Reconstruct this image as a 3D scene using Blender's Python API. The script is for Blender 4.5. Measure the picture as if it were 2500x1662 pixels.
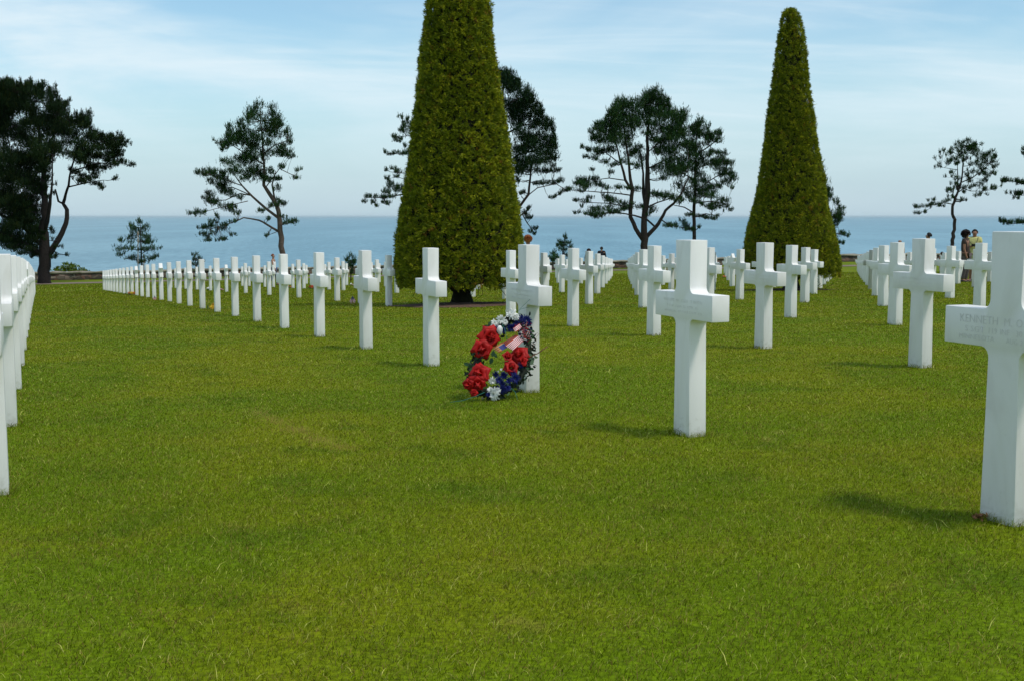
import bpy, math, random
import numpy as np
from mathutils import Vector, Matrix

# ------------------------------------------------------------------ clear
for o in list(bpy.data.objects):
    bpy.data.objects.remove(o)
scene = bpy.context.scene
COL = scene.collection
rng = np.random.default_rng(7)
random.seed(7)

# ------------------------------------------------------------------ camera (eye at the world origin, looking along +Y)
F_PX, CXP, CYP = 2964.26, 1250.0, 831.0
PITCH = math.radians(5.81725)
cam_d = bpy.data.cameras.new('camera')
cam_d.sensor_width = 36.0
cam_d.lens = F_PX / 2500.0 * 36.0
cam_d.clip_start = 0.1
cam_d.clip_end = 250000
cam = bpy.data.objects.new('camera', cam_d)
cam.location = (0, 0, 0)
cam.rotation_euler = (math.radians(90) - PITCH, 0, 0)
COL.objects.link(cam)
scene.camera = cam

# ------------------------------------------------------------------ sky, sun, exposure
SUN_EL = math.radians(60)
SUN_H = Vector((0.86, -0.51))            # horizontal direction towards the sun
scene.view_settings.view_transform = 'Standard'
scene.view_settings.look = 'None'
scene.view_settings.gamma = 1.0
scene.view_settings.exposure = 0.0

world = bpy.data.worlds.new('World')
scene.world = world
world.use_nodes = True
wn, wl = world.node_tree.nodes, world.node_tree.links
wn.clear()
w_out = wn.new('ShaderNodeOutputWorld')
w_bg = wn.new('ShaderNodeBackground')
w_bg.inputs['Strength'].default_value = 0.125
sky = wn.new('ShaderNodeTexSky')
sky.sky_type = 'NISHITA'
sky.sun_disc = False
sky.sun_elevation = SUN_EL
sky.sun_rotation = math.atan2(SUN_H.x, SUN_H.y)
sky.altitude = 60
sky.air_density = 1.0
sky.dust_density = 0.6
sky.ozone_density = 2.0
# thin cirrus: noise laid out on a high horizontal layer, by direction of view
tc = wn.new('ShaderNodeTexCoord')
sep = wn.new('ShaderNodeSeparateXYZ')
wl.new(tc.outputs['Generated'], sep.inputs[0])
def wmath(op, a, b=None, c=None):
    n = wn.new('ShaderNodeMath'); n.operation = op
    for i, v in enumerate((a, b, c)):
        if v is None: continue
        if isinstance(v, (int, float)): n.inputs[i].default_value = v
        else: wl.new(v, n.inputs[i])
    return n.outputs[0]
zz = wmath('ADD', wmath('MAXIMUM', sep.outputs['Z'], 0.0), 0.20)
cmb = wn.new('ShaderNodeCombineXYZ')
wl.new(wmath('DIVIDE', sep.outputs['X'], zz), cmb.inputs[0])
wl.new(wmath('DIVIDE', sep.outputs['Y'], zz), cmb.inputs[1])
def cloud(scale, sx, sy, detail, dist, rot, lo, hi, off):
    mp = wn.new('ShaderNodeMapping')
    mp.inputs['Scale'].default_value = (sx, sy, 1)
    mp.inputs['Rotation'].default_value = (0, 0, rot)
    mp.inputs['Location'].default_value = off
    wl.new(cmb.outputs[0], mp.inputs[0])
    n = wn.new('ShaderNodeTexNoise')
    n.inputs['Scale'].default_value = scale
    n.inputs['Detail'].default_value = detail
    n.inputs['Roughness'].default_value = 0.55
    n.inputs['Distortion'].default_value = dist
    wl.new(mp.outputs[0], n.inputs['Vector'])
    r = wn.new('ShaderNodeMapRange')
    r.interpolation_type = 'SMOOTHSTEP'
    r.inputs['From Min'].default_value = lo
    r.inputs['From Max'].default_value = hi
    wl.new(n.outputs['Fac'], r.inputs['Value'])
    return r.outputs[0]
c1 = cloud(0.9, 0.8, 1.0, 6, 0.8, 0.25, 0.34, 0.68, (3.1, 1.7, 0))
c2 = cloud(1.9, 0.45, 2.0, 8, 1.6, -0.12, 0.44, 0.78, (0.4, 5.2, 0))
cfade = wn.new('ShaderNodeMapRange'); cfade.interpolation_type = 'SMOOTHSTEP'
cfade.inputs['From Min'].default_value = 0.01; cfade.inputs['From Max'].default_value = 0.13
cfade.inputs['To Min'].default_value = 0.12; cfade.inputs['To Max'].default_value = 1.0
wl.new(sep.outputs['Z'], cfade.inputs['Value'])
cfac = wmath('MULTIPLY', wmath('MINIMUM', wmath('ADD', wmath('MULTIPLY', c1, 0.88), wmath('MULTIPLY', c2, 0.30)), 0.85), cfade.outputs[0])
hz = wn.new('ShaderNodeMapRange')          # the veil of far air, thickest at the horizon
hz.interpolation_type = 'SMOOTHSTEP'
hz.inputs['From Min'].default_value = 0.0
hz.inputs['From Max'].default_value = 0.16
hz.inputs['To Min'].default_value = 0.75
hz.inputs['To Max'].default_value = 0.0
wl.new(sep.outputs['Z'], hz.inputs['Value'])
tint = wn.new('ShaderNodeMix'); tint.data_type = 'RGBA'; tint.blend_type = 'MULTIPLY'
tint.inputs[0].default_value = 1.0
wl.new(sky.outputs[0], tint.inputs[6]); tint.inputs[7].default_value = (1.06, 1.22, 1.18, 1)
mh = wn.new('ShaderNodeMix'); mh.data_type = 'RGBA'
wl.new(hz.outputs[0], mh.inputs[0]); wl.new(tint.outputs[2], mh.inputs[6])
mh.inputs[7].default_value = (3.75, 5.10, 6.35, 1)
mc = wn.new('ShaderNodeMix'); mc.data_type = 'RGBA'
wl.new(cfac, mc.inputs[0]); wl.new(mh.outputs[2], mc.inputs[6])
mc.inputs[7].default_value = (6.2, 7.25, 7.8, 1)
wl.new(mc.outputs[2], w_bg.inputs['Color'])
wl.new(w_bg.outputs[0], w_out.inputs['Surface'])

sun_d = bpy.data.lights.new('sun', 'SUN')
sun_d.energy = 2.35
sun_d.angle = math.radians(9)
sun_d.color = (1.0, 0.905, 0.80)
sun = bpy.data.objects.new('sun', sun_d)
sdir = Vector((SUN_H.x * math.cos(SUN_EL), SUN_H.y * math.cos(SUN_EL), math.sin(SUN_EL)))
sun.rotation_euler = sdir.to_track_quat('Z', 'Y').to_euler()
sun.location = (20, -15, 30)
COL.objects.link(sun)

# ------------------------------------------------------------------ helpers
CP, SP = math.cos(PITCH), math.sin(PITCH)
def at(x, y, Y):
    """world point seen at photo pixel x, y and lying Y metres ahead"""
    cx = (x - CXP) / F_PX; cy = -(y - CYP) / F_PX
    d = np.array([cx, CP + cy * SP, -SP + cy * CP])
    return d * (Y / d[1])

def tag(o, label=None, cat=None, group=None, kind=None):
    if label: o['label'] = label
    if cat: o['category'] = cat
    if group: o['group'] = group
    if kind: o['kind'] = kind
    return o

def empty(name, loc, rz=0.0, label=None, cat=None, group=None):
    o = bpy.data.objects.new(name, None)
    o.empty_display_size = 0.2
    o.location = loc; o.rotation_euler = (0, 0, rz)
    COL.objects.link(o)
    return tag(o, label, cat, group)

def link(name, me, mat=None, parent=None, loc=None, rz=None):
    o = bpy.data.objects.new(name, me)
    COL.objects.link(o)
    if mat: me.materials.append(mat)
    if parent: o.parent = parent
    if loc is not None: o.location = loc
    if rz is not None: o.rotation_euler = (0, 0, rz)
    return o

def npmesh(name, V, Fc, smooth=False, colors=None):
    """V (n,3); Fc list of (m,k) index arrays (k = 3 or 4); colors (n,3)"""
    me = bpy.data.meshes.new(name)
    V = np.asarray(V, dtype=np.float32)
    if not isinstance(Fc, list): Fc = [Fc]
    Fc = [np.asarray(f, dtype=np.int32) for f in Fc if len(f)]
    idx = np.concatenate([f.ravel() for f in Fc])
    sizes = np.concatenate([np.full(len(f), f.shape[1], dtype=np.int32) for f in Fc])
    me.vertices.add(len(V)); me.vertices.foreach_set('co', V.ravel())
    me.loops.add(len(idx)); me.loops.foreach_set('vertex_index', idx)
    me.polygons.add(len(sizes))
    me.polygons.foreach_set('loop_start', np.concatenate([[0], np.cumsum(sizes)[:-1]]).astype(np.int32))
    me.polygons.foreach_set('loop_total', sizes)
    if smooth: me.polygons.foreach_set('use_smooth', np.ones(len(sizes), dtype=bool))
    me.update(calc_edges=True)
    if colors is not None:
        ca = me.color_attributes.new('Col', 'FLOAT_COLOR', 'POINT')
        c = np.ones((len(V), 4), dtype=np.float32); c[:, :3] = colors
        ca.data.foreach_set('color', c.ravel())
    me.validate()
    return me

class MB:
    """collects simple solids into one mesh"""
    def __init__(s): s.v = []; s.f = []
    def add(s, vs, fs):
        b = len(s.v); s.v += [tuple(v) for v in vs]; s.f += [tuple(i + b for i in f) for f in fs]
    def box(s, c, h, R=None):
        pts = []
        for x in (-1, 1):
            for y in (-1, 1):
                for z in (-1, 1):
                    p = Vector((x * h[0], y * h[1], z * h[2]))
                    if R: p = R @ p
                    pts.append((c[0] + p.x, c[1] + p.y, c[2] + p.z))
        s.add(pts, [(0, 1, 3, 2), (4, 6, 7, 5), (0, 4, 5, 1), (2, 3, 7, 6), (0, 2, 6, 4), (1, 5, 7, 3)])
    def tube(s, pts, rad, n=6, cap=True):
        P = [Vector(p) for p in pts]
        if isinstance(rad, (int, float)): rad = [rad] * len(P)
        b = len(s.v); up = Vector((0.13, 0.21, 0.97)); last = None
        for i, p in enumerate(P):
            t = (P[min(i + 1, len(P) - 1)] - P[max(i - 1, 0)]).normalized()
            a = t.cross(last if last else (Vector((1, 0.1, 0)) if abs(t.z) > 0.9 else up)).normalized()
            if last: a = (last - t * last.dot(t)).normalized()
            last = a; c = t.cross(a)
            for k in range(n):
                an = 2 * math.pi * k / n
                q = p + (a * math.cos(an) + c * math.sin(an)) * rad[i]
                s.v.append(tuple(q))
        for i in range(len(P) - 1):
            for k in range(n):
                k2 = (k + 1) % n
                s.f.append((b + i * n + k, b + i * n + k2, b + (i + 1) * n + k2, b + (i + 1) * n + k))
        if cap:
            s.f.append(tuple(b + k for k in range(n))[::-1])
            s.f.append(tuple(b + (len(P) - 1) * n + k for k in range(n)))
    def mesh(s, name, smooth=False):
        me = bpy.data.meshes.new(name)
        me.from_pydata(s.v, [], s.f)
        if smooth:
            for p in me.polygons: p.use_smooth = True
        me.update()
        return me
    def build(s, name, mat, parent=None, smooth=False, loc=None):
        return link(name, s.mesh(name, smooth), mat, parent, loc)

def new_mat(name):
    m = bpy.data.materials.new(name); m.use_nodes = True
    nt = m.node_tree
    return m, nt.nodes, nt.links, nt.nodes['Principled BSDF']

def simple(name, col, rough=0.8, vary=0.0, scale=8.0, metallic=0.0, spec=0.3, bump=0.0):
    m, n, l, p = new_mat(name)
    p.inputs['Base Color'].default_value = (*col, 1)
    p.inputs['Roughness'].default_value = rough
    p.inputs['Metallic'].default_value = metallic
    p.inputs['Specular IOR Level'].default_value = spec
    if vary or bump:
        t = n.new('ShaderNodeTexNoise'); t.inputs['Scale'].default_value = scale; t.inputs['Detail'].default_value = 4
        g = n.new('ShaderNodeTexCoord'); l.new(g.outputs['Object'], t.inputs['Vector'])
    if vary:
        r = n.new('ShaderNodeValToRGB')
        r.color_ramp.elements[0].position = 0.3; r.color_ramp.elements[1].position = 0.7
        r.color_ramp.elements[0].color = (*[max(0, c * (1 - vary)) for c in col], 1)
        r.color_ramp.elements[1].color = (*[min(1, c * (1 + vary)) for c in col], 1)
        l.new(t.outputs['Fac'], r.inputs[0]); l.new(r.outputs[0], p.inputs['Base Color'])
    if bump:
        b = n.new('ShaderNodeBump'); b.inputs['Strength'].default_value = bump; b.inputs['Distance'].default_value = 0.02
        l.new(t.outputs['Fac'], b.inputs['Height']); l.new(b.outputs[0], p.inputs['Normal'])
    return m

def leafmat(name, trans=0.25, rough=0.6, spec=0.25, hue=None):
    """colour from the mesh's own Col attribute, with some light passing through the leaf"""
    m, n, l, p = new_mat(name)
    a = n.new('ShaderNodeAttribute'); a.attribute_name = 'Col'
    l.new(a.outputs['Color'], p.inputs['Base Color'])
    p.inputs['Roughness'].default_value = rough
    p.inputs['Specular IOR Level'].default_value = spec
    if trans:
        t = n.new('ShaderNodeBsdfTranslucent'); l.new(a.outputs['Color'], t.inputs['Color'])
        mx = n.new('ShaderNodeMixShader'); mx.inputs[0].default_value = trans
        l.new(p.outputs[0], mx.inputs[1]); l.new(t.outputs[0], mx.inputs[2])
        l.new(mx.outputs[0], n['Material Output'].inputs['Surface'])
    return m

# ------------------------------------------------------------------ the lie of the land
A_ROW = math.radians(21.3167)
CA, SA = math.cos(A_ROW), math.sin(A_ROW)
D1, S, R, S0 = 3.1996, 2.31485, 3.46787, 3.3750
TC = [-1.0309138, 0.1914097, -0.6484614, -0.0241774, -0.3866441, -0.0311779, 0.0845625, 0.0093391]
def poly(X, Y):
    X = np.asarray(X, float); Y = np.asarray(Y, float)
    Yc = np.clip(Y, 0, 90)
    lim = 0.46 * Yc + 2
    x = np.clip(X, -lim, lim) / 10; y = Yc / 30
    b = [np.ones_like(x), x, y, x * y, y**2, x**2, y**3, x * y**2]
    return sum(c * k for c, k in zip(TC, b))
def path_y(X): return 80 + 0.2 * (np.asarray(X, float) + 30)
def ground(X, Y):
    X = np.asarray(X, float); Y = np.asarray(Y, float)
    ye = 63.4 + 0.39 * (X + 24.8)
    ye = np.clip(ye, 45, 84)
    yp = path_y(X)
    zp = np.interp(X, [-90, -30, 8, 27, 90], [-4.7, -4.40, -3.84, -3.67, -3.5])
    zw = np.interp(X, [-90, -32, 8, 27, 90], [-4.9, -4.58, -4.06, -3.70, -3.5])
    base = poly(X, np.minimum(Y, ye))
    t = np.clip((Y - ye) / np.maximum(yp - ye, 4), 0, 1); t = t * t * (3 - 2 * t)
    z = base * (1 - t) + zp * t
    t2 = np.clip((Y - yp) / 8.0, 0, 1)
    z = np.where(Y > yp, zp * (1 - t2) + zw * t2, z)
    drop = np.clip(Y - (yp + 11), 0, None)
    z = z - np.minimum(drop * 0.75, 42)
    return z
def gz(x, y): return float(ground(x, y))

# ------------------------------------------------------------------ setting: ground, path, sea
xs = np.concatenate([np.arange(-400, -60, 20), np.arange(-60, 60, 1.0), np.arange(60, 401, 20)])
ys = np.concatenate([np.arange(-60, 0, 6), np.arange(0, 115, 0.5), np.arange(115, 200, 5)])
GX, GY = np.meshgrid(xs, ys)
GZ = ground(GX, GY)
V = np.stack([GX.ravel(), GY.ravel(), GZ.ravel()], 1)
nx, ny = len(xs), len(ys)
ii = (np.arange(ny - 1)[:, None] * nx + np.arange(nx - 1)[None, :]).ravel()
Fq = np.stack([ii, ii + 1, ii + 1 + nx, ii + nx], 1)

def grass_nodes(n, l, per_blade):
    geo = n.new('ShaderNodeNewGeometry')
    def noise(scale, det=4, rough=0.6):
        t = n.new('ShaderNodeTexNoise'); t.inputs['Scale'].default_value = scale
        t.inputs['Detail'].default_value = det; t.inputs['Roughness'].default_value = rough
        l.new(geo.outputs['Position'], t.inputs['Vector']); return t.outputs['Fac']
    def mix(fac, a, b):
        m = n.new('ShaderNodeMix'); m.data_type = 'RGBA'
        if isinstance(fac, float): m.inputs[0].default_value = fac
        else: l.new(fac, m.inputs[0])
        for k, v in ((6, a), (7, b)):
            if isinstance(v, tuple): m.inputs[k].default_value = (*v, 1)
            else: l.new(v, m.inputs[k])
        return m.outputs[2]
    def rng_(v, a, b, c=0.0, d=1.0):
        r = n.new('ShaderNodeMapRange'); r.interpolation_type = 'SMOOTHSTEP'
        r.inputs[1].default_value = a; r.inputs[2].default_value = b
        r.inputs[3].default_value = c; r.inputs[4].default_value = d
        l.new(v, r.inputs[0]); return r.outputs[0]
    green = (0.124, 0.196, 0.0005); olive = (0.188, 0.220, 0.002); deep = (0.076, 0.138, 0.0005)
    c = mix(rng_(noise(0.55, 5), 0.38, 0.66), green, olive)
    c = mix(rng_(noise(1.7, 4), 0.50, 0.72, 0, 0.75), c, deep)
    c = mix(rng_(noise(3.3, 5), 0.60, 0.80, 0, 0.45), c, (0.32, 0.27, 0.06))
    return c, mix

m_ground, n, l, p = new_mat('lawn_ground')
c, mix = grass_nodes(n, l, False)
t = n.new('ShaderNodeTexNoise'); t.inputs['Scale'].default_value = 60; t.inputs['Detail'].default_value = 5
g = n.new('ShaderNodeNewGeometry'); l.new(g.outputs['Position'], t.inputs['Vector'])
mm = n.new('ShaderNodeMix'); mm.data_type = 'RGBA'; mm.blend_type = 'MULTIPLY'; mm.inputs[0].default_value = 0.8
rr = n.new('ShaderNodeMapRange'); rr.inputs[1].default_value = 0.3; rr.inputs[2].default_value = 0.7
rr.inputs[3].default_value = 0.35; rr.inputs[4].default_value = 1.3
l.new(t.outputs['Fac'], rr.inputs[0])
l.new(c, mm.inputs[6]); l.new(rr.outputs[0], mm.inputs[7])
l.new(mm.outputs[2], p.inputs['Base Color'])
p.inputs['Roughness'].default_value = 0.95; p.inputs['Specular IOR Level'].default_value = 0.1
go = link('lawn_ground', npmesh('lawn_ground', V, Fq, True), m_ground)
tag(go, kind='structure')

# gravel path behind the plot
m_path = simple('path_gravel', (0.20, 0.15, 0.12), 0.95, 0.35, 30, bump=0.3)
px_ = np.arange(-120, 121, 1.5)
Vp, Fp = [], []
for k, x in enumerate(px_):
    yc = float(path_y(x))
    for j, yy in enumerate((yc - 1.2, yc, yc + 1.2)):
        Vp.append((x, yy, gz(x, yy) + 0.02))
for k in range(len(px_) - 1):
    for j in range(2):
        Fp.append((k * 3 + j, (k + 1) * 3 + j, (k + 1) * 3 + j + 1, k * 3 + j + 1))
tag(link('path', npmesh('path', Vp, np.array(Fp), True), m_path), kind='structure')

# the sea
SEA_Z = -46.0
m_sea, n, l, p = new_mat('sea_water')
geo = n.new('ShaderNodeNewGeometry')
mp = n.new('ShaderNodeMapping'); mp.inputs['Scale'].default_value = (1.0, 0.22, 1.0)
l.new(geo.outputs['Position'], mp.inputs[0])
def sn(scale, det):
    t = n.new('ShaderNodeTexNoise'); t.inputs['Scale'].default_value = scale; t.inputs['Detail'].default_value = det
    t.inputs['Roughness'].default_value = 0.65
    l.new(mp.outputs[0], t.inputs['Vector']); return t.outputs['Fac']
cr = n.new('ShaderNodeValToRGB')
cr.color_ramp.elements[0].position = 0.43; cr.color_ramp.elements[1].position = 0.57
cr.color_ramp.elements[0].color = (0.062, 0.195, 0.265, 1); cr.color_ramp.elements[1].color = (0.150, 0.320, 0.395, 1)  # light and dark of the ripples painted into the water colour
ad = n.new('ShaderNodeMath'); ad.operation = 'ADD'
m1 = n.new('ShaderNodeMath'); m1.operation = 'MULTIPLY'; m1.inputs[1].default_value = 0.5; l.new(sn(0.13, 3), m1.inputs[0])
m2 = n.new('ShaderNodeMath'); m2.operation = 'MULTIPLY'; m2.inputs[1].default_value = 0.5; l.new(sn(0.004, 5), m2.inputs[0])
l.new(m1.outputs[0], ad.inputs[0]); l.new(m2.outputs[0], ad.inputs[1])
l.new(ad.outputs[0], cr.inputs[0]); l.new(cr.outputs[0], p.inputs['Base Color'])
p.inputs['Roughness'].default_value = 0.38
p.inputs['Specular IOR Level'].default_value = 0.5
bp = n.new('ShaderNodeBump'); bp.inputs['Strength'].default_value = 0.9; bp.inputs['Distance'].default_value = 1.2
l.new(sn(0.22, 6), bp.inputs['Height']); l.new(bp.outputs[0], p.inputs['Normal'])
sv = [(-9e4, 140, SEA_Z), (9e4, 140, SEA_Z), (9e4, 1.0e5, SEA_Z), (-9e4, 1.0e5, SEA_Z)]
tag(link('sea', npmesh('sea', sv, np.array([[0, 1, 2, 3]])), m_sea), kind='structure')

# the air over the sea: one even, pale haze round everything
m_haze = bpy.data.materials.new('haze'); m_haze.use_nodes = True
n, l = m_haze.node_tree.nodes, m_haze.node_tree.links
n.clear()
ho = n.new('ShaderNodeOutputMaterial'); hv = n.new('ShaderNodeVolumePrincipled')
hv.inputs['Color'].default_value = (0.76, 0.93, 1.0, 1)
hv.inputs['Density'].default_value = 2.2e-5
hv.inputs['Anisotropy'].default_value = 0.0
l.new(hv.outputs[0], ho.inputs['Volume'])
mbh = MB(); mbh.box((0, 49000, (SEA_Z - 1 + 16) / 2), (95000, 56000, (16 - SEA_Z + 1) / 2))
hz_o = mbh.build('haze', m_haze)
tag(hz_o, kind='stuff')

# ------------------------------------------------------------------ grass (uncountable: one object)
def in_row(lat, s): return lat * CA - s * SA, lat * SA + s * CA
soil_beds = []      # (x, y, rx, ry)
YEW1 = at(1126, 746, 25.0); YEW1[2] = gz(YEW1[0], 25.0)
YEW2 = at(1931, 700, 32.5); YEW2[2] = gz(YEW2[0], 32.5)
WORN = [at(606, 957, 7.9), at(650, 985, 7.4), at(715, 1020, 6.95), at(780, 1052, 6.5), at(845, 1082, 6.2)]
WORN = [np.array([p[0], p[1]]) for p in WORN]

def build_grass():
    Y0, Yn = 2.45, 5.0
    N1, N2 = 190000, 1250000
    # near zone: even; far zone: density falls with the square of the distance
    y1 = np.sqrt(rng.uniform(Y0**2, Yn**2, N1))
    y2 = np.exp(rng.uniform(math.log(Yn), math.log(78.0), N2))
    y = np.concatenate([y1, y2])
    x = rng.uniform(-0.50, 0.50, len(y)) * y + rng.uniform(-0.6, 0.6, len(y))
    keep = np.ones(len(y), bool)
    for b, rx, ry in ((YEW1 - np.array([0, .35, 0]), 1.30, 1.20), (YEW2, 1.1, 0.9)):
        d = ((x - b[0]) / rx)**2 + ((y - b[1]) / ry)**2
        keep &= (d > 1.0 + rng.normal(0, 0.12, len(y)))
    x, y = x[keep], y[keep]
    N = len(x)
    z = ground(x, y)
    # taller, unmown tufts at the foot of every headstone
    tall = np.zeros(N)
    lat = x * CA + y * SA; s = -x * SA + y * CA
    kr = np.round((lat - 0.05 - D1) / R); ki = np.round((s - S0) / S)
    dl = np.abs(lat - 0.05 - D1 - kr * R); ds = np.abs(s - S0 - ki * S)
    near = (dl < 0.10) & (ds < 0.14)
    tall[near] = 1
    h = rng.uniform(0.006, 0.017, N) * (1 + 1.5 * tall)
    long_ = rng.random(N) < 0.009
    h[long_] *= rng.uniform(1.2, 2.6, long_.sum())
    w = np.maximum(0.0016, 0.00035 * y) * rng.uniform(0.6, 1.5, N)
    h = np.maximum(h, w * 1.7)
    ang = rng.uniform(0, 2 * np.pi, N)
    lean = rng.uniform(0.3, 2.2, N) * h
    la = rng.uniform(0, 2 * np.pi, N)
    # the mower leaves the blades lying a little one way
    dx = np.cos(la) * lean + 0.25 * h; dy = np.sin(la) * lean
    bx, by = np.cos(ang) * w / 2, np.sin(ang) * w / 2
    P0 = np.stack([x - bx, y - by, z - 0.002], 1); P1 = np.stack([x + bx, y + by, z - 0.002], 1)
    M = np.stack([x + dx * 0.35, y + dy * 0.35, z + h * 0.62], 1)
    P2 = M - np.stack([bx, by, 0 * bx], 1) * 0.8; P3 = M + np.stack([bx, by, 0 * bx], 1) * 0.8
    P4 = np.stack([x + dx, y + dy, z + h * (0.95)], 1)
    V = np.stack([P0, P1, P2, P3, P4], 1).reshape(-1, 3)
    i = np.arange(N) * 5
    Q = np.stack([i, i + 1, i + 3, i + 2], 1); T = np.stack([i + 2, i + 3, i + 4], 1)
    h_dead = np.zeros(N)
    # per-blade variation: x = lightness, y = straw, z = hue
    lum = rng.uniform(0.32, 1.66, N)
    straw = np.where(rng.random(N) < 0.11, rng.uniform(0.3, 1.0, N), rng.uniform(0, 0.12, N))
    straw[long_] = rng.uniform(0.3, 1.0, long_.sum())
    hue = rng.random(N)
    # dead thatch showing between the live blades, in small drifts
    dr = 0.5 + 0.5 * np.sin(x * 9.1 + 2 * np.sin(y * 5.3)) * np.sin(y * 11.7 + 2 * np.sin(x * 6.1))
    thatch = rng.random(N) < 0.10 + 0.20 * dr**2
    hue[thatch] = -1.0
    wob = 0.03 * np.sin(x * 7 + y * 3)
    for a, b in zip(WORN[:-1], WORN[1:]):
        ab = b - a; t = np.clip(((x - a[0]) * ab[0] + (y - a[1]) * ab[1]) / (ab @ ab), 0, 1)
        d = np.hypot(x + wob - a[0] - t * ab[0], y - a[1] - t * ab[1])
        dead = rng.random(N) < 0.97 * np.exp(-(d / 0.075)**2) * (0.72 + 0.28 * np.sin(t * 9 + a[0] * 5))
        hue[dead] = -1.0; straw[dead] = rng.uniform(0.35, 0.8, dead.sum()); lum[dead] = rng.uniform(0.9, 1.5, dead.sum()); h_dead[dead] = 1
    C = np.repeat(np.stack([lum, straw, hue], 1), 5, axis=0)
    return npmesh('grass', V, [Q, T], False, C)

m_grass, n, l, p = new_mat('grass_blades')
c, mix = grass_nodes(n, l, True)
a = n.new('ShaderNodeAttribute'); a.attribute_name = 'Col'
sp = n.new('ShaderNodeSeparateColor'); l.new(a.outputs['Color'], sp.inputs[0])
c = mix(sp.outputs[1], c, (0.58, 0.54, 0.16))
hm = n.new('ShaderNodeMath'); hm.operation = 'MULTIPLY'; hm.inputs[1].default_value = 0.35; l.new(sp.outputs[2], hm.inputs[0])
hc = n.new('ShaderNodeClamp'); l.new(hm.outputs[0], hc.inputs[0])
c = mix(hc.outputs[0], c, (0.080, 0.165, 0.002))
lt = n.new('ShaderNodeMath'); lt.operation = 'LESS_THAN'; lt.inputs[1].default_value = -0.1; l.new(hm.outputs[0], lt.inputs[0])
lm = n.new('ShaderNodeMath'); lm.operation = 'MULTIPLY'; lm.inputs[1].default_value = 0.8; l.new(lt.outputs[0], lm.inputs[0])
c = mix(lm.outputs[0], c, (0.23, 0.155, 0.05))
vm = n.new('ShaderNodeVectorMath'); vm.operation = 'SCALE'
l.new(c, vm.inputs[0]); l.new(sp.outputs[0], vm.inputs['Scale'])
l.new(vm.outputs[0], p.inputs['Base Color'])
p.inputs['Roughness'].default_value = 0.7; p.inputs['Specular IOR Level'].default_value = 0.0
tr = n.new('ShaderNodeBsdfTranslucent'); l.new(vm.outputs[0], tr.inputs['Color'])
mx = n.new('ShaderNodeMixShader'); mx.inputs[0].default_value = 0.35
l.new(p.outputs[0], mx.inputs[1]); l.new(tr.outputs[0], mx.inputs[2])
l.new(mx.outputs[0], n['Material Output'].inputs['Surface'])
tag(link('grass', build_grass(), m_grass), 'short mown yellow green grass with straw blades covering the cemetery lawn', 'grass', kind='stuff')

# worn streak of bare earth and the beds of soil under the yews
m_soil = simple('soil', (0.10, 0.058, 0.036), 0.95, 0.5, 14, bump=0.8)
m_dry = simple('dry_earth', (0.26, 0.19, 0.10), 0.95, 0.35, 20, bump=0.4)
def blob_sheet(name, cx, cy, rx, ry, mat, lift=0.006, rz=0.0, n=40, dome=0.0, rough=0.12):
    ph = rng.uniform(0, 6.28, 4)
    V, F = [], []
    rings = 6
    for q in range(rings + 1):
        for k in range(n):
            a = 2 * math.pi * k / n
            r = q / rings * (1 + rough * (math.sin(3 * a + ph[0]) + 0.6 * math.sin(7 * a + ph[1]) + 0.5 * math.sin(13 * a + ph[2])))
            ex, ey = r * rx * math.cos(a), r * ry * math.sin(a)
            x = cx + ex * math.cos(rz) - ey * math.sin(rz); y = cy + ex * math.sin(rz) + ey * math.cos(rz)
            V.append((x, y, gz(x, y) + lift + dome * (1 - (q / rings)**2)))
    for q in range(rings):
        for k in range(n):
            k2 = (k + 1) % n
            F.append((q * n + k, q * n + k2, (q + 1) * n + k2, (q + 1) * n + k))
    o = link(name, npmesh(name, V, np.array(F), True), mat)
    return tag(o, kind='structure')
blob_sheet('soil_bed', YEW1[0], YEW1[1] - 0.35, 1.35, 1.25, m_soil, dome=0.05)
blob_sheet('soil_bed', YEW2[0], YEW2[1], 1.15, 0.95, m_soil, dome=0.05)
# ------------------------------------------------------------------ headstones
m_marble, n, l, p = new_mat('white_marble')
tcn = n.new('ShaderNodeTexCoord'); oi = n.new('ShaderNodeObjectInfo')
av = n.new('ShaderNodeVectorMath'); av.operation = 'ADD'
sc = n.new('ShaderNodeVectorMath'); sc.operation = 'SCALE'; sc.inputs['Scale'].default_value = 37.0
cx_ = n.new('ShaderNodeCombineXYZ'); l.new(oi.outputs['Random'], cx_.inputs[0]); l.new(oi.outputs['Random'], cx_.inputs[1])
l.new(cx_.outputs[0], sc.inputs[0]); l.new(tcn.outputs['Object'], av.inputs[0]); l.new(sc.outputs[0], av.inputs[1])
mpv = n.new('ShaderNodeMapping'); mpv.inputs['Scale'].default_value = (1, 1, 0.35); mpv.inputs['Rotation'].default_value = (0.5, 0.4, 0)
l.new(av.outputs[0], mpv.inputs[0])
vn = n.new('ShaderNodeTexNoise'); vn.inputs['Scale'].default_value = 3.5; vn.inputs['Detail'].default_value = 7; vn.inputs['Distortion'].default_value = 2.5
l.new(mpv.outputs[0], vn.inputs['Vector'])
cr = n.new('ShaderNodeValToRGB')
e = cr.color_ramp.elements
e[0].position = 0.30; e[0].color = (0.73, 0.725, 0.69, 1)
e[1].position = 0.52; e[1].color = (0.80, 0.80, 0.775, 1)
l.new(vn.outputs['Fac'], cr.inputs[0])
st = n.new('ShaderNodeTexNoise'); st.inputs['Scale'].default_value = 16; st.inputs['Detail'].default_value = 6
mps = n.new('ShaderNodeMapping'); mps.inputs['Scale'].default_value = (1.0, 1.0, 0.22); l.new(av.outputs[0], mps.inputs[0]); l.new(mps.outputs[0], st.inputs['Vector'])
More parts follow.
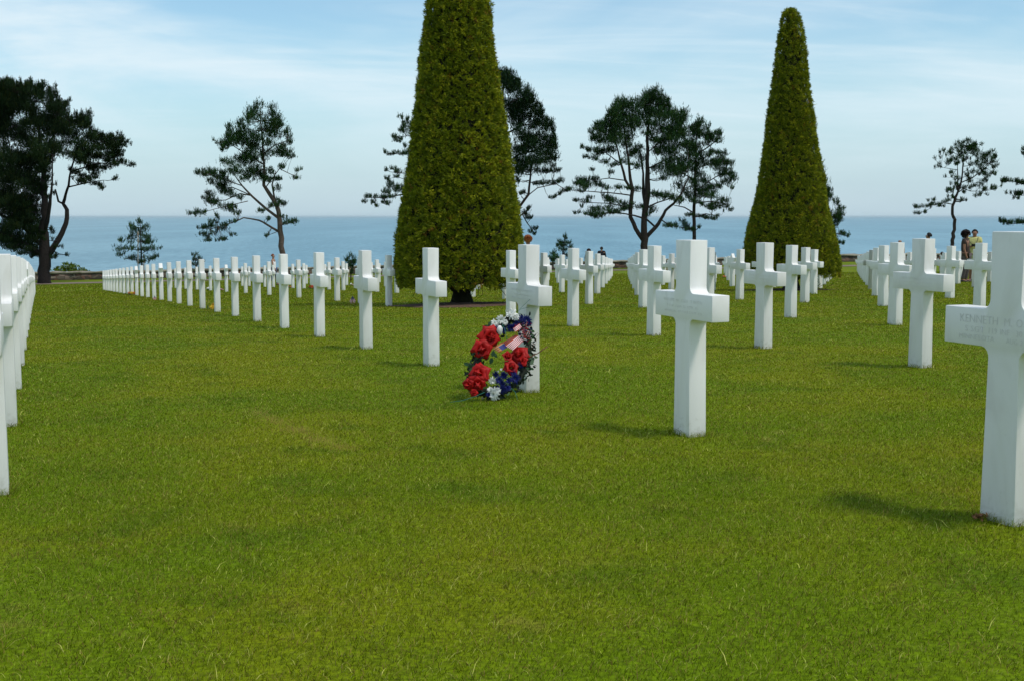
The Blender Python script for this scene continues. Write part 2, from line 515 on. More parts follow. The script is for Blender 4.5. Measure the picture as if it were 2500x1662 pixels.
sr = n.new('ShaderNodeMapRange'); sr.inputs[1].default_value = 0.62; sr.inputs[2].default_value = 0.80; sr.inputs[3].default_value = 0; sr.inputs[4].default_value = 0.24
l.new(st.outputs['Fac'], sr.inputs[0])
mxc = n.new('ShaderNodeMix'); mxc.data_type = 'RGBA'; l.new(sr.outputs[0], mxc.inputs[0]); l.new(cr.outputs[0], mxc.inputs[6])
mxc.inputs[7].default_value = (0.42, 0.41, 0.33, 1)
spz = n.new('ShaderNodeSeparateXYZ'); l.new(tcn.outputs['Object'], spz.inputs[0])
dz = n.new('ShaderNodeMapRange'); dz.inputs[1].default_value = 0.16; dz.inputs[2].default_value = 0.0; dz.inputs[3].default_value = 0; dz.inputs[4].default_value = 0.30
l.new(spz.outputs['Z'], dz.inputs[0])
dn = n.new('ShaderNodeTexNoise'); dn.inputs['Scale'].default_value = 28; dn.inputs['Detail'].default_value = 8; l.new(av.outputs[0], dn.inputs['Vector'])
da = n.new('ShaderNodeMath'); da.operation = 'ADD'; l.new(dz.outputs[0], da.inputs[0]); l.new(dn.outputs['Fac'], da.inputs[1])
dt = n.new('ShaderNodeMapRange'); dt.inputs[1].default_value = 0.66; dt.inputs[2].default_value = 0.86; dt.inputs[3].default_value = 0; dt.inputs[4].default_value = 0.26
l.new(da.outputs[0], dt.inputs[0])
md_ = n.new('ShaderNodeMix'); md_.data_type = 'RGBA'; l.new(dt.outputs[0], md_.inputs[0]); l.new(mxc.outputs[2], md_.inputs[6]); md_.inputs[7].default_value = (0.36, 0.36, 0.27, 1)
rv = n.new('ShaderNodeMapRange'); rv.inputs[3].default_value = 0.91; rv.inputs[4].default_value = 1.03; l.new(oi.outputs['Random'], rv.inputs[0])
vs_ = n.new('ShaderNodeVectorMath'); vs_.operation = 'SCALE'; l.new(md_.outputs[2], vs_.inputs[0]); l.new(rv.outputs[0], vs_.inputs['Scale'])
l.new(vs_.outputs[0], p.inputs['Base Color'])
p.inputs['Roughness'].default_value = 0.55; p.inputs['Specular IOR Level'].default_value = 0.3
fb = n.new('ShaderNodeTexNoise'); fb.inputs['Scale'].default_value = 160; fb.inputs['Detail'].default_value = 3
l.new(tcn.outputs['Object'], fb.inputs['Vector'])
bpn = n.new('ShaderNodeBump'); bpn.inputs['Strength'].default_value = 0.12; bpn.inputs['Distance'].default_value = 0.002
l.new(fb.outputs['Fac'], bpn.inputs['Height']); l.new(bpn.outputs[0], p.inputs['Normal'])
m_letter = simple('engraved_shadow', (0.655, 0.655, 0.63), 0.9)  # flat letters, the shade of the cuts put into their grey
m_letter_faint = simple('engraved_shadow_faint', (0.735, 0.73, 0.70), 0.9)  # paler version of the same painted shade

TH = 0.103
def extrude_outline(name, pts, th, bevel=0.0035, seg=2):
    """outline in local x (along the row) / z, extruded over y from 0 (front) to th (back)"""
    import bmesh
    bm = bmesh.new()
    f = [bm.verts.new((x, 0, z)) for x, z in pts]
    face = bm.faces.new(f)
    r = bmesh.ops.extrude_face_region(bm, geom=[face])
    vs = [g for g in r['geom'] if isinstance(g, bmesh.types.BMVert)]
    bmesh.ops.translate(bm, verts=vs, vec=(0, th, 0))
    bmesh.ops.recalc_face_normals(bm, faces=bm.faces)
    if bevel:
        caps = [fc for fc in bm.faces if len(fc.verts) > 4]
        ed = {e for fc in caps for e in fc.edges}
        ed |= {e for e in bm.edges if e not in ed and len(e.link_faces) == 2 and e.calc_face_angle(0) > 0.9}
        bmesh.ops.bevel(bm, geom=list(ed), offset=bevel, segments=seg, profile=0.5, affect='EDGES')
    me = bpy.data.meshes.new(name); bm.to_mesh(me); bm.free()
    for pl in me.polygons: pl.use_smooth = True
    me.set_sharp_from_angle(angle=math.radians(28))
    return me

def fillet(cx, cz, r, a0, a1, n=7):
    return [(cx + r * math.cos(math.radians(a0 + (a1 - a0) * k / n)), cz + r * math.sin(math.radians(a0 + (a1 - a0) * k / n))) for k in range(n + 1)]
def cross_outline():
    T, AT, AB, wa = 1.05, 0.770, 0.634, 0.304
    wt, wm, wb, r = 0.079, 0.0745, 0.0875, 0.038
    right = [(wb, -0.12)]
    right += [(wm + 0.004, 0.35)]
    right += fillet(wm + r, AB - r, r, 180, 90)
    right += [(wa, AB), (wa, AT)]
    right += fillet(wm + r, AT + r, r, 270, 180)
    right += [(wt, T)]
    left = [(-x, z) for x, z in right[::-1]]
    return right + left
me_cross = extrude_outline('marble_cross', cross_outline(), TH)
me_cross.materials.append(m_marble)

def star_mesh():
    import bmesh
    bm = bmesh.new()
    cz, Ro, Ri = 0.795, 0.255, 0.147
    pts = []
    # hexagram with the shaft running into its lower notches
    star = []
    for k in range(12):
        a = math.radians(90 - 30 * k)
        r = Ro if k % 2 == 0 else Ri
        star.append((r * math.cos(a), cz + r * math.sin(a)))
    # right half from the top point down to the right of the bottom point
    right = star[0:6]                    # top, notch, point, notch, point, notch
    out = right + [(0.0745, right[-1][1] - 0.004), (0.0875, -0.12)]
    left = [(-x, z) for x, z in out[1:]][::-1]
    return out + left
me_star = extrude_outline('marble_star', star_mesh()[::-1], TH, bevel=0.003)
me_star.materials.append(m_marble)

ORD = ['', 'first', 'second', 'third', 'fourth', 'fifth', 'sixth', 'seventh', 'eighth', 'ninth', 'tenth', 'eleventh', 'twelfth',
       'thirteenth', 'fourteenth', 'fifteenth', 'sixteenth', 'seventeenth', 'eighteenth', 'nineteenth', 'twentieth', 'twenty-first',
       'twenty-second', 'twenty-third', 'twenty-fourth', 'twenty-fifth', 'twenty-sixth', 'twenty-seventh', 'twenty-eighth',
       'twenty-ninth', 'thirtieth', 'thirty-first', 'thirty-second', 'thirty-third', 'thirty-fourth', 'thirty-fifth']
def proj(X, Y, Z):
    d = Y * CP - Z * SP; u = Y * SP + Z * CP
    return CXP + F_PX * X / d, CYP - F_PX * u / d
STARS = {(1, 14), (1, 18), (2, 19), (0, 8)}
STAR_PX = [(1638, 628), (1783, 623)]
SKIP = {(2, 7), (2, 8)}
cells = []
for k in range(0, 22):
    for i in range(-1, 29):
        lat = D1 + (k - 1) * R + (0.012 if k == 0 else 0)
        s = S0 + i * S
        X, Y = in_row(lat, s)
        if Y < 3: continue
        if (k, i) in SKIP: continue
        z = gz(X, Y)
        px, py = proj(X, Y, z); _, pt = proj(X, Y, z + 1.05)
        half = 0.36 / Y * F_PX
        if px - half > 2500 or px + half < 0: continue
        # the yews stand where stones would be
        cells.append((k, i, X, Y, z, px, py, pt))
for (sx, sy) in STAR_PX:
    best = min((c for c in cells if c[3] > 30), key=lambda c: (c[5] - sx)**2 + (c[7] - sy)**2)
    STARS.add((best[0], best[1]))
rows = {}
for c in cells: rows.setdefault(c[0], []).append(c)
stones = {}
FACE_Q = math.pi + A_ROW      # local +x runs to the near end of the row, local +y away behind the face
def row_name(k):
    if k == 0: return 'the row at the left edge'
    if k == 1: return 'the wreath row'
    return 'the %s row behind the wreath' % ORD[k - 1]
for k, cs in rows.items():
    cs.sort(key=lambda c: c[3])
    for q, (k_, i, X, Y, z, px, py, pt) in enumerate(cs):
        is_star = (k, i) in STARS
        o = bpy.data.objects.new('marble_star_headstone' if is_star else 'marble_cross', me_star if is_star else me_cross)
        COL.objects.link(o)
        o.location = (X, Y, z - 0.004)
        jt = rng.normal(0, 0.0035, 3)
        # local x -> -u (towards the camera), local y -> n (away from the camera side)
        o.rotation_euler = (jt[0], jt[1], math.pi / 2 + A_ROW + math.pi + jt[2])
        if k == 1 and i == 0: lab = 'nearest white marble cross, cut by the right edge, with an engraved name'
        elif k == 1 and i == 1: lab = 'large white marble cross standing alone in the lawn right of the wreath'
        elif k == 1 and i == 2: lab = 'white marble cross with the red and blue flower wreath leaning on it'
        elif k == 0 and q == 0: lab = 'nearest of the white marble crosses stacked up along the left edge'
        else:
            end = 'far end' if q > len(cs) - 1 - len(cs) // 3 and q > 3 else 'near end'
            od = ORD[len(cs) - q] if end == 'far end' else ORD[q + 1]
            kind = 'star headstone' if is_star else 'marble cross'
            lab = 'white %s, %s from the %s of %s' % (kind, od, end, row_name(k))
            lab = lab.replace('headstone,', 'headstone,')
        tag(o, lab, 'headstone' if is_star else 'cross', 'white marble headstones in straight rows')
        stones[(k, i)] = o
print('HEADSTONES', len(stones))

def text_mesh(name, body, size, length, parent, x0, z0, y=-0.0012):
    cu = bpy.data.curves.new(name, 'FONT')
    cu.body = body; cu.size = 1.0; cu.offset = -0.012; cu.resolution_u = 2
    tmp = bpy.data.objects.new(name, cu)
    COL.objects.link(tmp)
    dg = bpy.context.evaluated_depsgraph_get(); dg.update()
    me = bpy.data.meshes.new_from_object(tmp.evaluated_get(dg))
    bpy.data.objects.remove(tmp); bpy.data.curves.remove(cu)
    co = np.empty(len(me.vertices) * 3, np.float32); me.vertices.foreach_get('co', co); co = co.reshape(-1, 3)
    w = co[:, 0].max() - co[:, 0].min(); hh = co[:, 1].max() - min(0, co[:, 1].min())
    v = np.zeros_like(co)
    v[:, 0] = x0 + (co[:, 0] - co[:, 0].min()) / w * length
    v[:, 2] = z0 + co[:, 1] / hh * size
    v[:, 1] = y
    me.vertices.foreach_set('co', v.ravel()); me.update()
    return me
K = stones[(1, 0)]
# local x = S0 - s (grows towards the near end)
parts = [('KENNETH', .029, .189, -0.222, .716), ('M.', .029, .036, 0.000, .716), ('O', .029, .030, 0.056, .716),
         ('S SGT', .021, .096, -0.194, .683), ('119', .021, .040, -0.074, .683), ('INF', .021, .044, -0.018, .683), ('30', .021, .030, 0.056, .683),
         ('MINNESOTA', .0185, .178, -0.224, .655), ('AUG', .0185, .052, 0.012, .655), ('2', .0185, .012, 0.078, .655)]
import bmesh
bm = bmesh.new()
for b, sz, ln, x0, z0 in parts:
    me = text_mesh('inscription', b, sz, ln, K, x0, z0)
    bm.from_mesh(me); bpy.data.meshes.remove(me)
me = bpy.data.meshes.new('inscription'); bm.to_mesh(me); bm.free()
ins = link('inscription', me, m_letter, K)
ins['label'] = 'engraved name and date lettering'
# unreadable raised strokes on the next stones, faint grey painted for shaded cuts
for key in ((1, 1), (2, 2), (2, 3), (1, 2), (2, 4)):
    if key not in stones: continue
    mb = MB()
    r2 = random.Random(key[0] * 10 + key[1])
    for row, (x0, x1, zc, hh) in enumerate(((-0.20, 0.20, .728, .016), (-0.17, 0.17, .697, .012), (-0.20, 0.20, .669, .012))):
        x = x0
        while x < x1:
            w = r2.uniform(.006, .012)
            if r2.random() < 0.80:
                mb.box((x + w / 2, -0.0008, zc + r2.uniform(-.1, .1) * hh), (0.0011, 0.0004, hh / 2))
                mb.box((x + w / 2, -0.0008, zc + r2.choice((-.4, 0, .4)) * hh), (w / 2.4, 0.0004, 0.0010))
            x += w + r2.uniform(.003, .007)
    mb.build('inscription', m_letter_faint, stones[key])

# ------------------------------------------------------------------ clipped yews
m_yew = leafmat('yew_leaves', 0.22, 0.65, 0.15)
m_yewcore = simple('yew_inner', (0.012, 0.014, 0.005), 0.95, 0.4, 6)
m_bark = simple('bark', (0.028, 0.021, 0.017), 0.9, 0.45, 9, bump=0.8)
m_bark_dark = simple('bark_dark', (0.013, 0.010, 0.009), 0.95, 0.4, 9, bump=0.8)
m_bark_pale = simple('bark_pale', (0.085, 0.064, 0.050), 0.9, 0.35, 9, bump=0.8)

def sprays(P, D, length, width, nb, spread, rnd):
    """nb slender leaf blades at each point P, pointing about D; returns V (n*nb*4,3) and quads"""
    N = len(P)
    D = D[:, None, :] + rnd.normal(0, spread, (N, nb, 3))
    D /= np.linalg.norm(D, axis=2, keepdims=True)
    side = np.cross(D, rnd.normal(0, 1, (N, nb, 3)))
    side /= np.linalg.norm(side, axis=2, keepdims=True)
    L = (length * rnd.uniform(0.55, 1.25, (N, nb)))[:, :, None]
    Wd = (width * rnd.uniform(0.7, 1.3, (N, nb)))[:, :, None]
    p = P[:, None, :]
    a = p - side * Wd * 0.2
    b = p + D * L * 0.5 - side * Wd * 0.5
    c = p + D * L
    d = p + D * L * 0.5 + side * Wd * 0.5
    V = np.stack([a, b, c, d], 2).reshape(-1, 3)
    i = np.arange(N * nb) * 4
    return V, np.stack([i, i + 1, i + 2, i + 3], 1)

def lumpy(th, h, ph):
    return (0.5 * np.sin(3 * th + 2.1 * h + ph[0]) + 0.4 * np.sin(5 * th - 3.3 * h + ph[1]) + 0.4 * np.sin(9 * th + 5.0 * h + ph[2])
            + 0.3 * np.sin(14 * th - 9 * h + ph[3]) + 0.3 * np.sin(4.0 * h + ph[4]))

def yew(base, prof, shift, N, seed, label, notch=None, leaf=0.075, hscale=1.0, rough=1.0):
    rnd = np.random.default_rng(seed)
    prof = [(a * hscale, b) for a, b in prof]
    root = empty('clipped_yew', tuple(base), 0, label, 'tree', 'clipped cone yews among the headstones')
    hs = np.array([q[0] for q in prof]); rs = np.array([q[1] for q in prof])
    ph = rnd.uniform(0, 6.28, 5)
    # surface area weighting
    hh = np.linspace(hs[0], hs[-1], 400); rr = np.interp(hh, hs, rs)
    dr = np.gradient(rr, hh); w = rr * np.sqrt(1 + np.clip(dr, -6, 6)**2); cdf = np.cumsum(w); cdf /= cdf[-1]
    # little tufts of shoots: each tuft has its own stand-off, so dark gaps open between them
    per = 8
    M0 = N // per
    hc = np.interp(rnd.random(M0), cdf, hh); tc_ = rnd.uniform(0, 2 * np.pi, M0)
    rc = np.interp(hc, hs, rs)
    cell = np.sin(tc_ * 11 + 2.3 * np.sin(hc * 5.1 + ph[1])) * np.sin(hc * 9.0 + 1.9 * np.sin(tc_ * 7 + ph[2])) + 0.6 * np.sin(tc_ * 23 + hc * 17 + ph[3])
    off = lumpy(tc_, hc, ph) * 0.028 + rnd.normal(0, 0.022 * rough, M0) - (cell > 0.85) * rnd.uniform(0.05, 0.18, M0) - 0.035
    if notch is not None:
        nth, nh, nd = notch
        off = off - nd * np.exp(-(((tc_ - nth + np.pi) % (2 * np.pi) - np.pi) / 0.35)**2 - ((hc - nh) / 0.07)**2)
    lean_c = rnd.normal(0, 0.75, M0); up_c = rnd.normal(0.25, 0.35, M0)
    N = M0 * per
    h = np.repeat(hc, per) + rnd.normal(0, 0.028, N)
    h = np.clip(h, hs.min(), hs[-1])
    th = np.repeat(tc_, per) + rnd.normal(0, 0.030, N) / np.maximum(np.repeat(rc, per), .15)
    r = np.maximum(np.repeat(rc + off, per) - rnd.uniform(0, 0.07, N), 0.01)
    cx = np.interp(h, [0, hs[-1]], [0, shift])
    P = np.stack([cx + r * np.cos(th), r * np.sin(th), h], 1)
    slope = np.interp(h, hh, dr)
    nz = np.clip(-slope, -1.2, 1.2)
    out = np.stack([np.cos(th), np.sin(th), nz], 1); out /= np.linalg.norm(out, axis=1, keepdims=True)
    tang = np.stack([-np.sin(th), np.cos(th), np.zeros(N)], 1)
    D = out * 0.7 + tang * np.repeat(lean_c, per)[:, None] + np.array([0, 0, 1.0]) * np.repeat(up_c, per)[:, None] + rnd.normal(0, .25, (N, 3))
    D /= np.linalg.norm(D, axis=1, keepdims=True)
    V, Q = sprays(P, D, leaf, leaf * 0.16, 5, 0.32, rnd)
    # clumps of older, browner shoots and of fresh yellow-green ones
    blend = 0.5 + 0.5 * np.sin(th * 3.1 + 1.3 * np.sin(h * 1.7 + ph[4]) + ph[0]) * np.sin(h * 2.3 + ph[2] + 1.1 * np.sin(th * 2))
    brown = (np.repeat(rnd.random(M0), per) < 0.015 + 0.05 * (blend > 0.72))
    g1 = np.array([0.250, 0.290, 0.009]); g2 = np.array([0.080, 0.120, 0.007]); br = np.array([0.28, 0.17, 0.02]); yl = np.array([0.42, 0.43, 0.020])
    t = (0.6 * np.repeat(rnd.random(M0), per) + 0.4 * rnd.random(N))[:, None]**1.3
    c = g1 * t + g2 * (1 - t)
    c = np.where(brown[:, None], br * rnd.uniform(0.5, 1.2, (N, 1)), c)
    y_ = (np.repeat(rnd.random(M0), per) < 0.20) | (rnd.random(N) < 0.06)
    c = np.where(y_[:, None] & ~brown[:, None], yl * rnd.uniform(0.5, 1.1, (N, 1)), c)
    C = np.repeat(c, 20, axis=0)
    # a few long shoots that escaped the shears
    M = N // 220
    k = rnd.integers(0, N, M)
    V2, Q2 = sprays(P[k], out[k] * 0.6 + np.array([0, 0, 0.8]), leaf * 2.2, leaf * 0.13, 2, 0.3, rnd)
    C2 = np.repeat(c[k] * 1.1, 8, axis=0)
    V = np.concatenate([V, V2]); Q = np.concatenate([Q, Q2 + len(C)]); C = np.concatenate([C, C2])
    link('crown', npmesh('crown', V, Q, False, C), m_yew, root)
    # closed near-black core, the shade between the shoots put into its colour
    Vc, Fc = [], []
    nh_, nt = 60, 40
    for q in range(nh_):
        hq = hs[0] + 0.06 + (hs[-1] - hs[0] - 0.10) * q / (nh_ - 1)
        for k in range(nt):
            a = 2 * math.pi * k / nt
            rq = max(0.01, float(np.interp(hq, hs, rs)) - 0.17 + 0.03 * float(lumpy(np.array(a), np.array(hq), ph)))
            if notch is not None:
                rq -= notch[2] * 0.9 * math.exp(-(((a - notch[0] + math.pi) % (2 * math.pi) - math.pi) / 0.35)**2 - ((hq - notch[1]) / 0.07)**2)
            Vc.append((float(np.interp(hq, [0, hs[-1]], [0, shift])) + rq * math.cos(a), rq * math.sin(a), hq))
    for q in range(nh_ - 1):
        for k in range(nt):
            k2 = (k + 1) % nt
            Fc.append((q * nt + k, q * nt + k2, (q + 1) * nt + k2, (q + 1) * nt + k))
    me = npmesh('dark_core', Vc, np.array(Fc), True)
    link('dark_core', me, m_yewcore, root)
    mb = MB()
    mb.tube([(0, 0, -0.1), (0.02, 0, 0.06), (0.01, 0, 0.22), (0, 0, 0.6)], [0.36, 0.24, 0.19, 0.15], 12)
    for k in range(9):
        a = k * 0.7 + rnd.uniform(-.2, .2)
        mb.tube([(0.05 * math.cos(a), 0.05 * math.sin(a), 0.2), (0.30 * math.cos(a), 0.30 * math.sin(a), 0.42 + .05 * (k % 2)), (0.70 * math.cos(a + .1), 0.70 * math.sin(a + .1), 0.72)], [0.06, 0.035, 0.02], 6)
    for k in range(14):      # thin bare twigs hanging to the ground
        a = rnd.uniform(0, 6.28); r0 = rnd.uniform(.5, 1.0)
        mb.tube([(r0 * math.cos(a), r0 * math.sin(a), 0.35), ((r0 + .1) * math.cos(a + .1), (r0 + .1) * math.sin(a + .1), 0.17), ((r0 - .1) * math.cos(a + .25), (r0 - .1) * math.sin(a + .25), 0.03)], [0.007, 0.005, 0.004], 4)
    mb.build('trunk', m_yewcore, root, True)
    return root
P_Y1 = [(0.42, 0.35), (0.27, 0.80), (0.18, 1.10), (0.22, 1.22), (0.50, 1.355), (0.89, 1.37), (1.40, 1.29), (1.88, 1.22), (2.69, 1.10), (3.50, 0.97), (4.30, 0.865),
        (5.10, 0.76), (6.29, 0.625), (7.2, 0.52), (8.0, 0.40), (8.25, 0.30), (8.35, 0.05)]
yew(YEW1, P_Y1, -0.06, 112000, 11, 'tall clipped yew cone rising past the top of the photo, behind the wreath', leaf=0.072)
P_Y2 = [(0.42, 0.35), (0.26, 0.90), (0.20, 1.10), (0.37, 1.29), (0.62, 1.31), (1.12, 1.25), (1.63, 1.15), (2.13, 1.03), (2.63, .925), (3.14, .845), (3.64, .775), (4.15, .69),
        (4.65, .625), (5.15, .555), (5.66, .49), (6.16, .43), (6.67, .37), (7.10, .31), (7.33, .25), (7.44, .15), (7.47, .03)]
yew(YEW2, P_Y2, -0.17, 95000, 12, 'clipped yew cone with its whole pointed top in view, right half of the photo', notch=(math.radians(190), 2.30, 0.14), leaf=0.062, hscale=0.985, rough=0.6)

# ------------------------------------------------------------------ sea wall
m_stone, n, l, p = new_mat('wall_stone')
g = n.new('ShaderNodeTexCoord')
mp = n.new('ShaderNodeMapping'); mp.inputs['Scale'].default_value = (1.0, 1.0, 1.8); l.new(g.outputs['Object'], mp.inputs[0])
vo = n.new('ShaderNodeTexVoronoi'); vo.inputs['Scale'].default_value = 2.6; l.new(mp.outputs[0], vo.inputs['Vector'])
vd = n.new('ShaderNodeTexVoronoi'); vd.feature = 'DISTANCE_TO_EDGE'; vd.inputs['Scale'].default_value = 2.6; l.new(mp.outputs[0], vd.inputs['Vector'])
sx = n.new('ShaderNodeSeparateColor'); l.new(vo.outputs['Color'], sx.inputs[0])
cr = n.new('ShaderNodeValToRGB'); e = cr.color_ramp.elements
e[0].color = (0.055, 0.045, 0.035, 1); e[1].color = (0.22, 0.19, 0.15, 1)
e2 = cr.color_ramp.elements.new(0.45); e2.color = (0.12, 0.10, 0.075, 1)
e3 = cr.color_ramp.elements.new(0.55); e3.color = (0.13, 0.07, 0.05, 1)
l.new(sx.outputs[0], cr.inputs[0])
er = n.new('ShaderNodeMapRange'); er.inputs[1].default_value = 0.0; er.inputs[2].default_value = 0.05; er.inputs[3].default_value = 0.35; er.inputs[4].default_value = 1
l.new(vd.outputs['Distance'], er.inputs[0])
vm = n.new('ShaderNodeVectorMath'); vm.operation = 'SCALE'; l.new(cr.outputs[0], vm.inputs[0]); l.new(er.outputs[0], vm.inputs['Scale'])
l.new(vm.outputs[0], p.inputs['Base Color']); p.inputs['Roughness'].default_value = 0.95
b = n.new('ShaderNodeBump'); b.inputs['Strength'].default_value = 1.0; b.inputs['Distance'].default_value = 0.05
l.new(er.outputs[0], b.inputs['Height']); l.new(b.outputs[0], p.inputs['Normal'])
m_cap = simple('wall_cap_stone', (0.27, 0.25, 0.20), 0.95, 0.4, 3, bump=0.6)
def wall_piece(x0, x1, y0, y1, z_of, mat, name, parent, jag):
    V, F = [], []
    X = np.arange(x0, x1, 0.45); m = len(X)
    for x in X:
        yw = float(path_y(x)) + 8.0
        zb, zt = z_of(x)
        j = rng.normal(0, jag, 4)
        V += [(x, yw + y0 + j[0], zb), (x, yw + y0 + j[1], zt + j[2]), (x, yw + y1, zt + j[3]), (x, yw + y1, zb)]
    for k in range(m - 1):
        a, b_ = k * 4, k * 4 + 4
        F += [(a, b_, b_ + 1, a + 1), (a + 1, b_ + 1, b_ + 2, a + 2), (a + 2, b_ + 2, b_ + 3, a + 3), (a, a + 3, b_ + 3, b_)]
    return link(name, npmesh(name, V, np.array(F), False), mat, parent)
wr = empty('stone_wall', (0, float(path_y(0)) + 8, 0), 0, 'low rough grey stone wall along the cliff edge behind the path', 'wall')
def wz(x): return gz(x, float(path_y(x)) + 7.9)
w1 = wall_piece(-110, 112, 0.0, 0.55, lambda x: (wz(x) - 0.3, wz(x) + 0.46), m_stone, 'wall_body', wr, 0.02)
w2 = wall_piece(-110, 112, -0.05, 0.60, lambda x: (wz(x) + 0.462, wz(x) + 0.60), m_cap, 'coping', wr, 0.035)
for w in (w1, w2): w.location = (-wr.location.x, -wr.location.y, 0)

# ------------------------------------------------------------------ pines
m_pine = leafmat('pine_needles', 0.06, 1.0, 0.0)
def pine(name, label, base_px, Y, org, sc, trunk, limbs, clumps, seed, bark=None, group='wind-shaped pines along the cliff wall',
         dens=190.0, tuft=0.135, nb=9, depth=1.0, green=(0.022, 0.054, 0.018), cat='pine tree', grow=1.32, fill=60):
    """trunk and limbs: lists of (x, y, r) in the sketch's own units; origin org, sc units per photo pixel.
    The sketch gives the tree's proportions; every part then gets its own depth."""
    rnd = np.random.default_rng(seed)
    P0 = at(base_px[0], base_px[1], Y); zg = gz(P0[0], Y)
    k = Y / F_PX / (sc)                                   # metres per sketch unit
    def loc(x, y):
        q = at(org[0] + x / sc, org[1] + y / sc, Y)
        return np.array([q[0] - P0[0], 0.0, q[2] - zg])
    root = empty(name, (P0[0], Y, zg), 0, label, cat, group)
    mb = MB(); skel = []
    def run(line, d0, d1):
        pts = [loc(x, y) for x, y, _ in line]
        L = np.cumsum([0] + [np.linalg.norm(pts[i + 1] - pts[i]) for i in range(len(pts) - 1)])
        for q, pt in enumerate(pts):
            pt[1] = d0 + (d1 - d0) * L[q] / max(L[-1], 1e-6)
        rad = [r * k for _, _, r in line]
        if line is trunk: pts[0][2] = min(pts[0][2], -0.15)
        # resample with a slight wobble
        RP, RR = [], []
        for i in range(len(pts) - 1):
            m = max(2, int(np.linalg.norm(pts[i + 1] - pts[i]) / 0.45))
            for q in range(m):
                t = q / m
                j = rnd.normal(0, 0.16, 3) * (rad[i] * (1 - t) + rad[i + 1] * t)
                RP.append(pts[i] * (1 - t) + pts[i + 1] * t + j); RR.append(rad[i] * (1 - t) + rad[i + 1] * t)
        RP.append(pts[-1]); RR.append(rad[-1])
        mb.tube(RP, [max(r, 0.012) for r in RR], 8)
        for q, r in zip(RP, RR): skel.append((q, r))
    run(trunk, 0, 0)
    ncl = []
    for ln in limbs:
        st = loc(ln[0][0], ln[0][1])
        near = min(skel, key=lambda s: (s[0][0] - st[0])**2 + (s[0][2] - st[2])**2)
        d0 = near[0][1]
        run(ln, d0, d0 + rnd.choice([-1, 1]) * rnd.uniform(0.3, 1.0) * depth)
    SK = np.array([s[0] for s in skel]); SR = np.array([s[1] for s in skel])
    Ps, Ds, Cs = [], [], []
    extra = []
    for t in range(fill):                                # closes the heart of the crown
        q = rnd.integers(0, len(clumps)); x, y, rx, ry = clumps[q]
        near = sorted(clumps, key=lambda c: (c[0] - x)**2 + (c[1] - y)**2)[1:6]
        o_ = near[rnd.integers(0, len(near))]
        if max(abs(o_[0] - x) / (rx + o_[2]), abs(o_[1] - y) / (ry + o_[3])) < 1.7:
            extra.append(((x + o_[0]) / 2, (y + o_[1]) / 2, (rx + o_[2]) / 2 * .9, (ry + o_[3]) / 2 * .9))
    for q, (x, y, rx, ry) in enumerate(clumps):          # side lobes that fray the edge of every clump
        for t in range(2):
            a = rnd.uniform(0, 2 * math.pi)
            extra.append((x + math.cos(a) * rx * 0.75, y + math.sin(a) * ry * 0.6 - ry * 0.15, rx * rnd.uniform(.35, .6), ry * rnd.uniform(.4, .7)))
    for (x, y, rx, ry) in list(clumps) + extra:
        c = loc(x, y)
        d2 = (SK[:, 0] - c[0])**2 + (SK[:, 2] - c[2])**2 + 0.8 * np.maximum(SK[:, 2] - c[2] + 0.1, 0)**2
        q = int(np.argmin(d2))
        RX, RZ = max(rx * k * grow - 0.11, 0.08), max(ry * k * grow - 0.08, 0.07)
        c[1] = SK[q, 1] + rnd.normal(0, 0.45) * depth + rnd.choice([-1, 1]) * 0.25 * RX
        a = SK[q]; mid = (a + c) / 2 + np.array([0, 0, -0.06 * np.linalg.norm(c - a)]) + rnd.normal(0, 0.05, 3)
        rb = min(SR[q] * 0.6, 0.018 + 0.012 * np.linalg.norm(c - a))
        mb.tube([a, mid, c], [rb, rb * 0.7, 0.008], 5)
        for t in range(2):                                # twigs inside the clump
            dd = rnd.normal(0, 1, 3); dd /= np.linalg.norm(dd)
            mb.tube([mid * 0.4 + c * 0.6, c + dd * np.array([RX, RX, RZ]) * 0.8], [0.011, 0.006], 4)
        n_ = max(8, int(dens * math.pi * (RX + .06) * (RZ + .05) * 0.9))
        u = rnd.normal(0, 1, (n_, 3)); u /= np.linalg.norm(u, axis=1, keepdims=True)
        rr = np.where(rnd.random((n_, 1)) < 0.25, rnd.uniform(1.0, 1.55, (n_, 1)), rnd.random((n_, 1))**0.45)
        pp = c + u * rr * np.array([RX, RX * 0.8, RZ])
        dirv = u * 0.40 + np.array([0, 0, 1.0]) + rnd.normal(0, 0.18, (n_, 3))
        dirv /= np.linalg.norm(dirv, axis=1, keepdims=True)
        Ps.append(pp); Ds.append(dirv)
        base = np.array(green) * rnd.uniform(0.7, 1.25)
        cc = base * rnd.uniform(0.5, 1.9, (n_, 1)) * np.array([1, 1, 1])
        warm = rnd.random(n_) < 0.14
        cc[warm] = cc[warm] * np.array([1.8, 1.25, 0.8])
        Cs.append(cc)
    P = np.concatenate(Ps); D = np.concatenate(Ds); C = np.concatenate(Cs)
    # a shoot: whorls of needles up a short stem, giving the upright candle shape
    Vs, Qs, CC, off = [], [], [], 0
    nw = 5
    LN = tuft * rnd.uniform(0.9, 2.1, (len(P), 1))
    for w in range(nw):
        pw = P + D * LN * (w / (nw - 1) - 0.3)
        V, Q = sprays(pw, D * 1.05, tuft * (0.78 - 0.10 * w), tuft * 0.19, 3 if w else 4, 0.70, rnd)
        k_ = 3 if w else 4
        Vs.append(V); Qs.append(Q + off); off += len(V); CC.append(np.repeat(C * (0.85 + 0.08 * w), k_ * 4, axis=0))
    link('crown', npmesh('crown', np.concatenate(Vs), np.concatenate(Qs), False, np.concatenate(CC)), m_pine, root)
    mb.build('trunk', bark or m_bark, root, True)
    return root

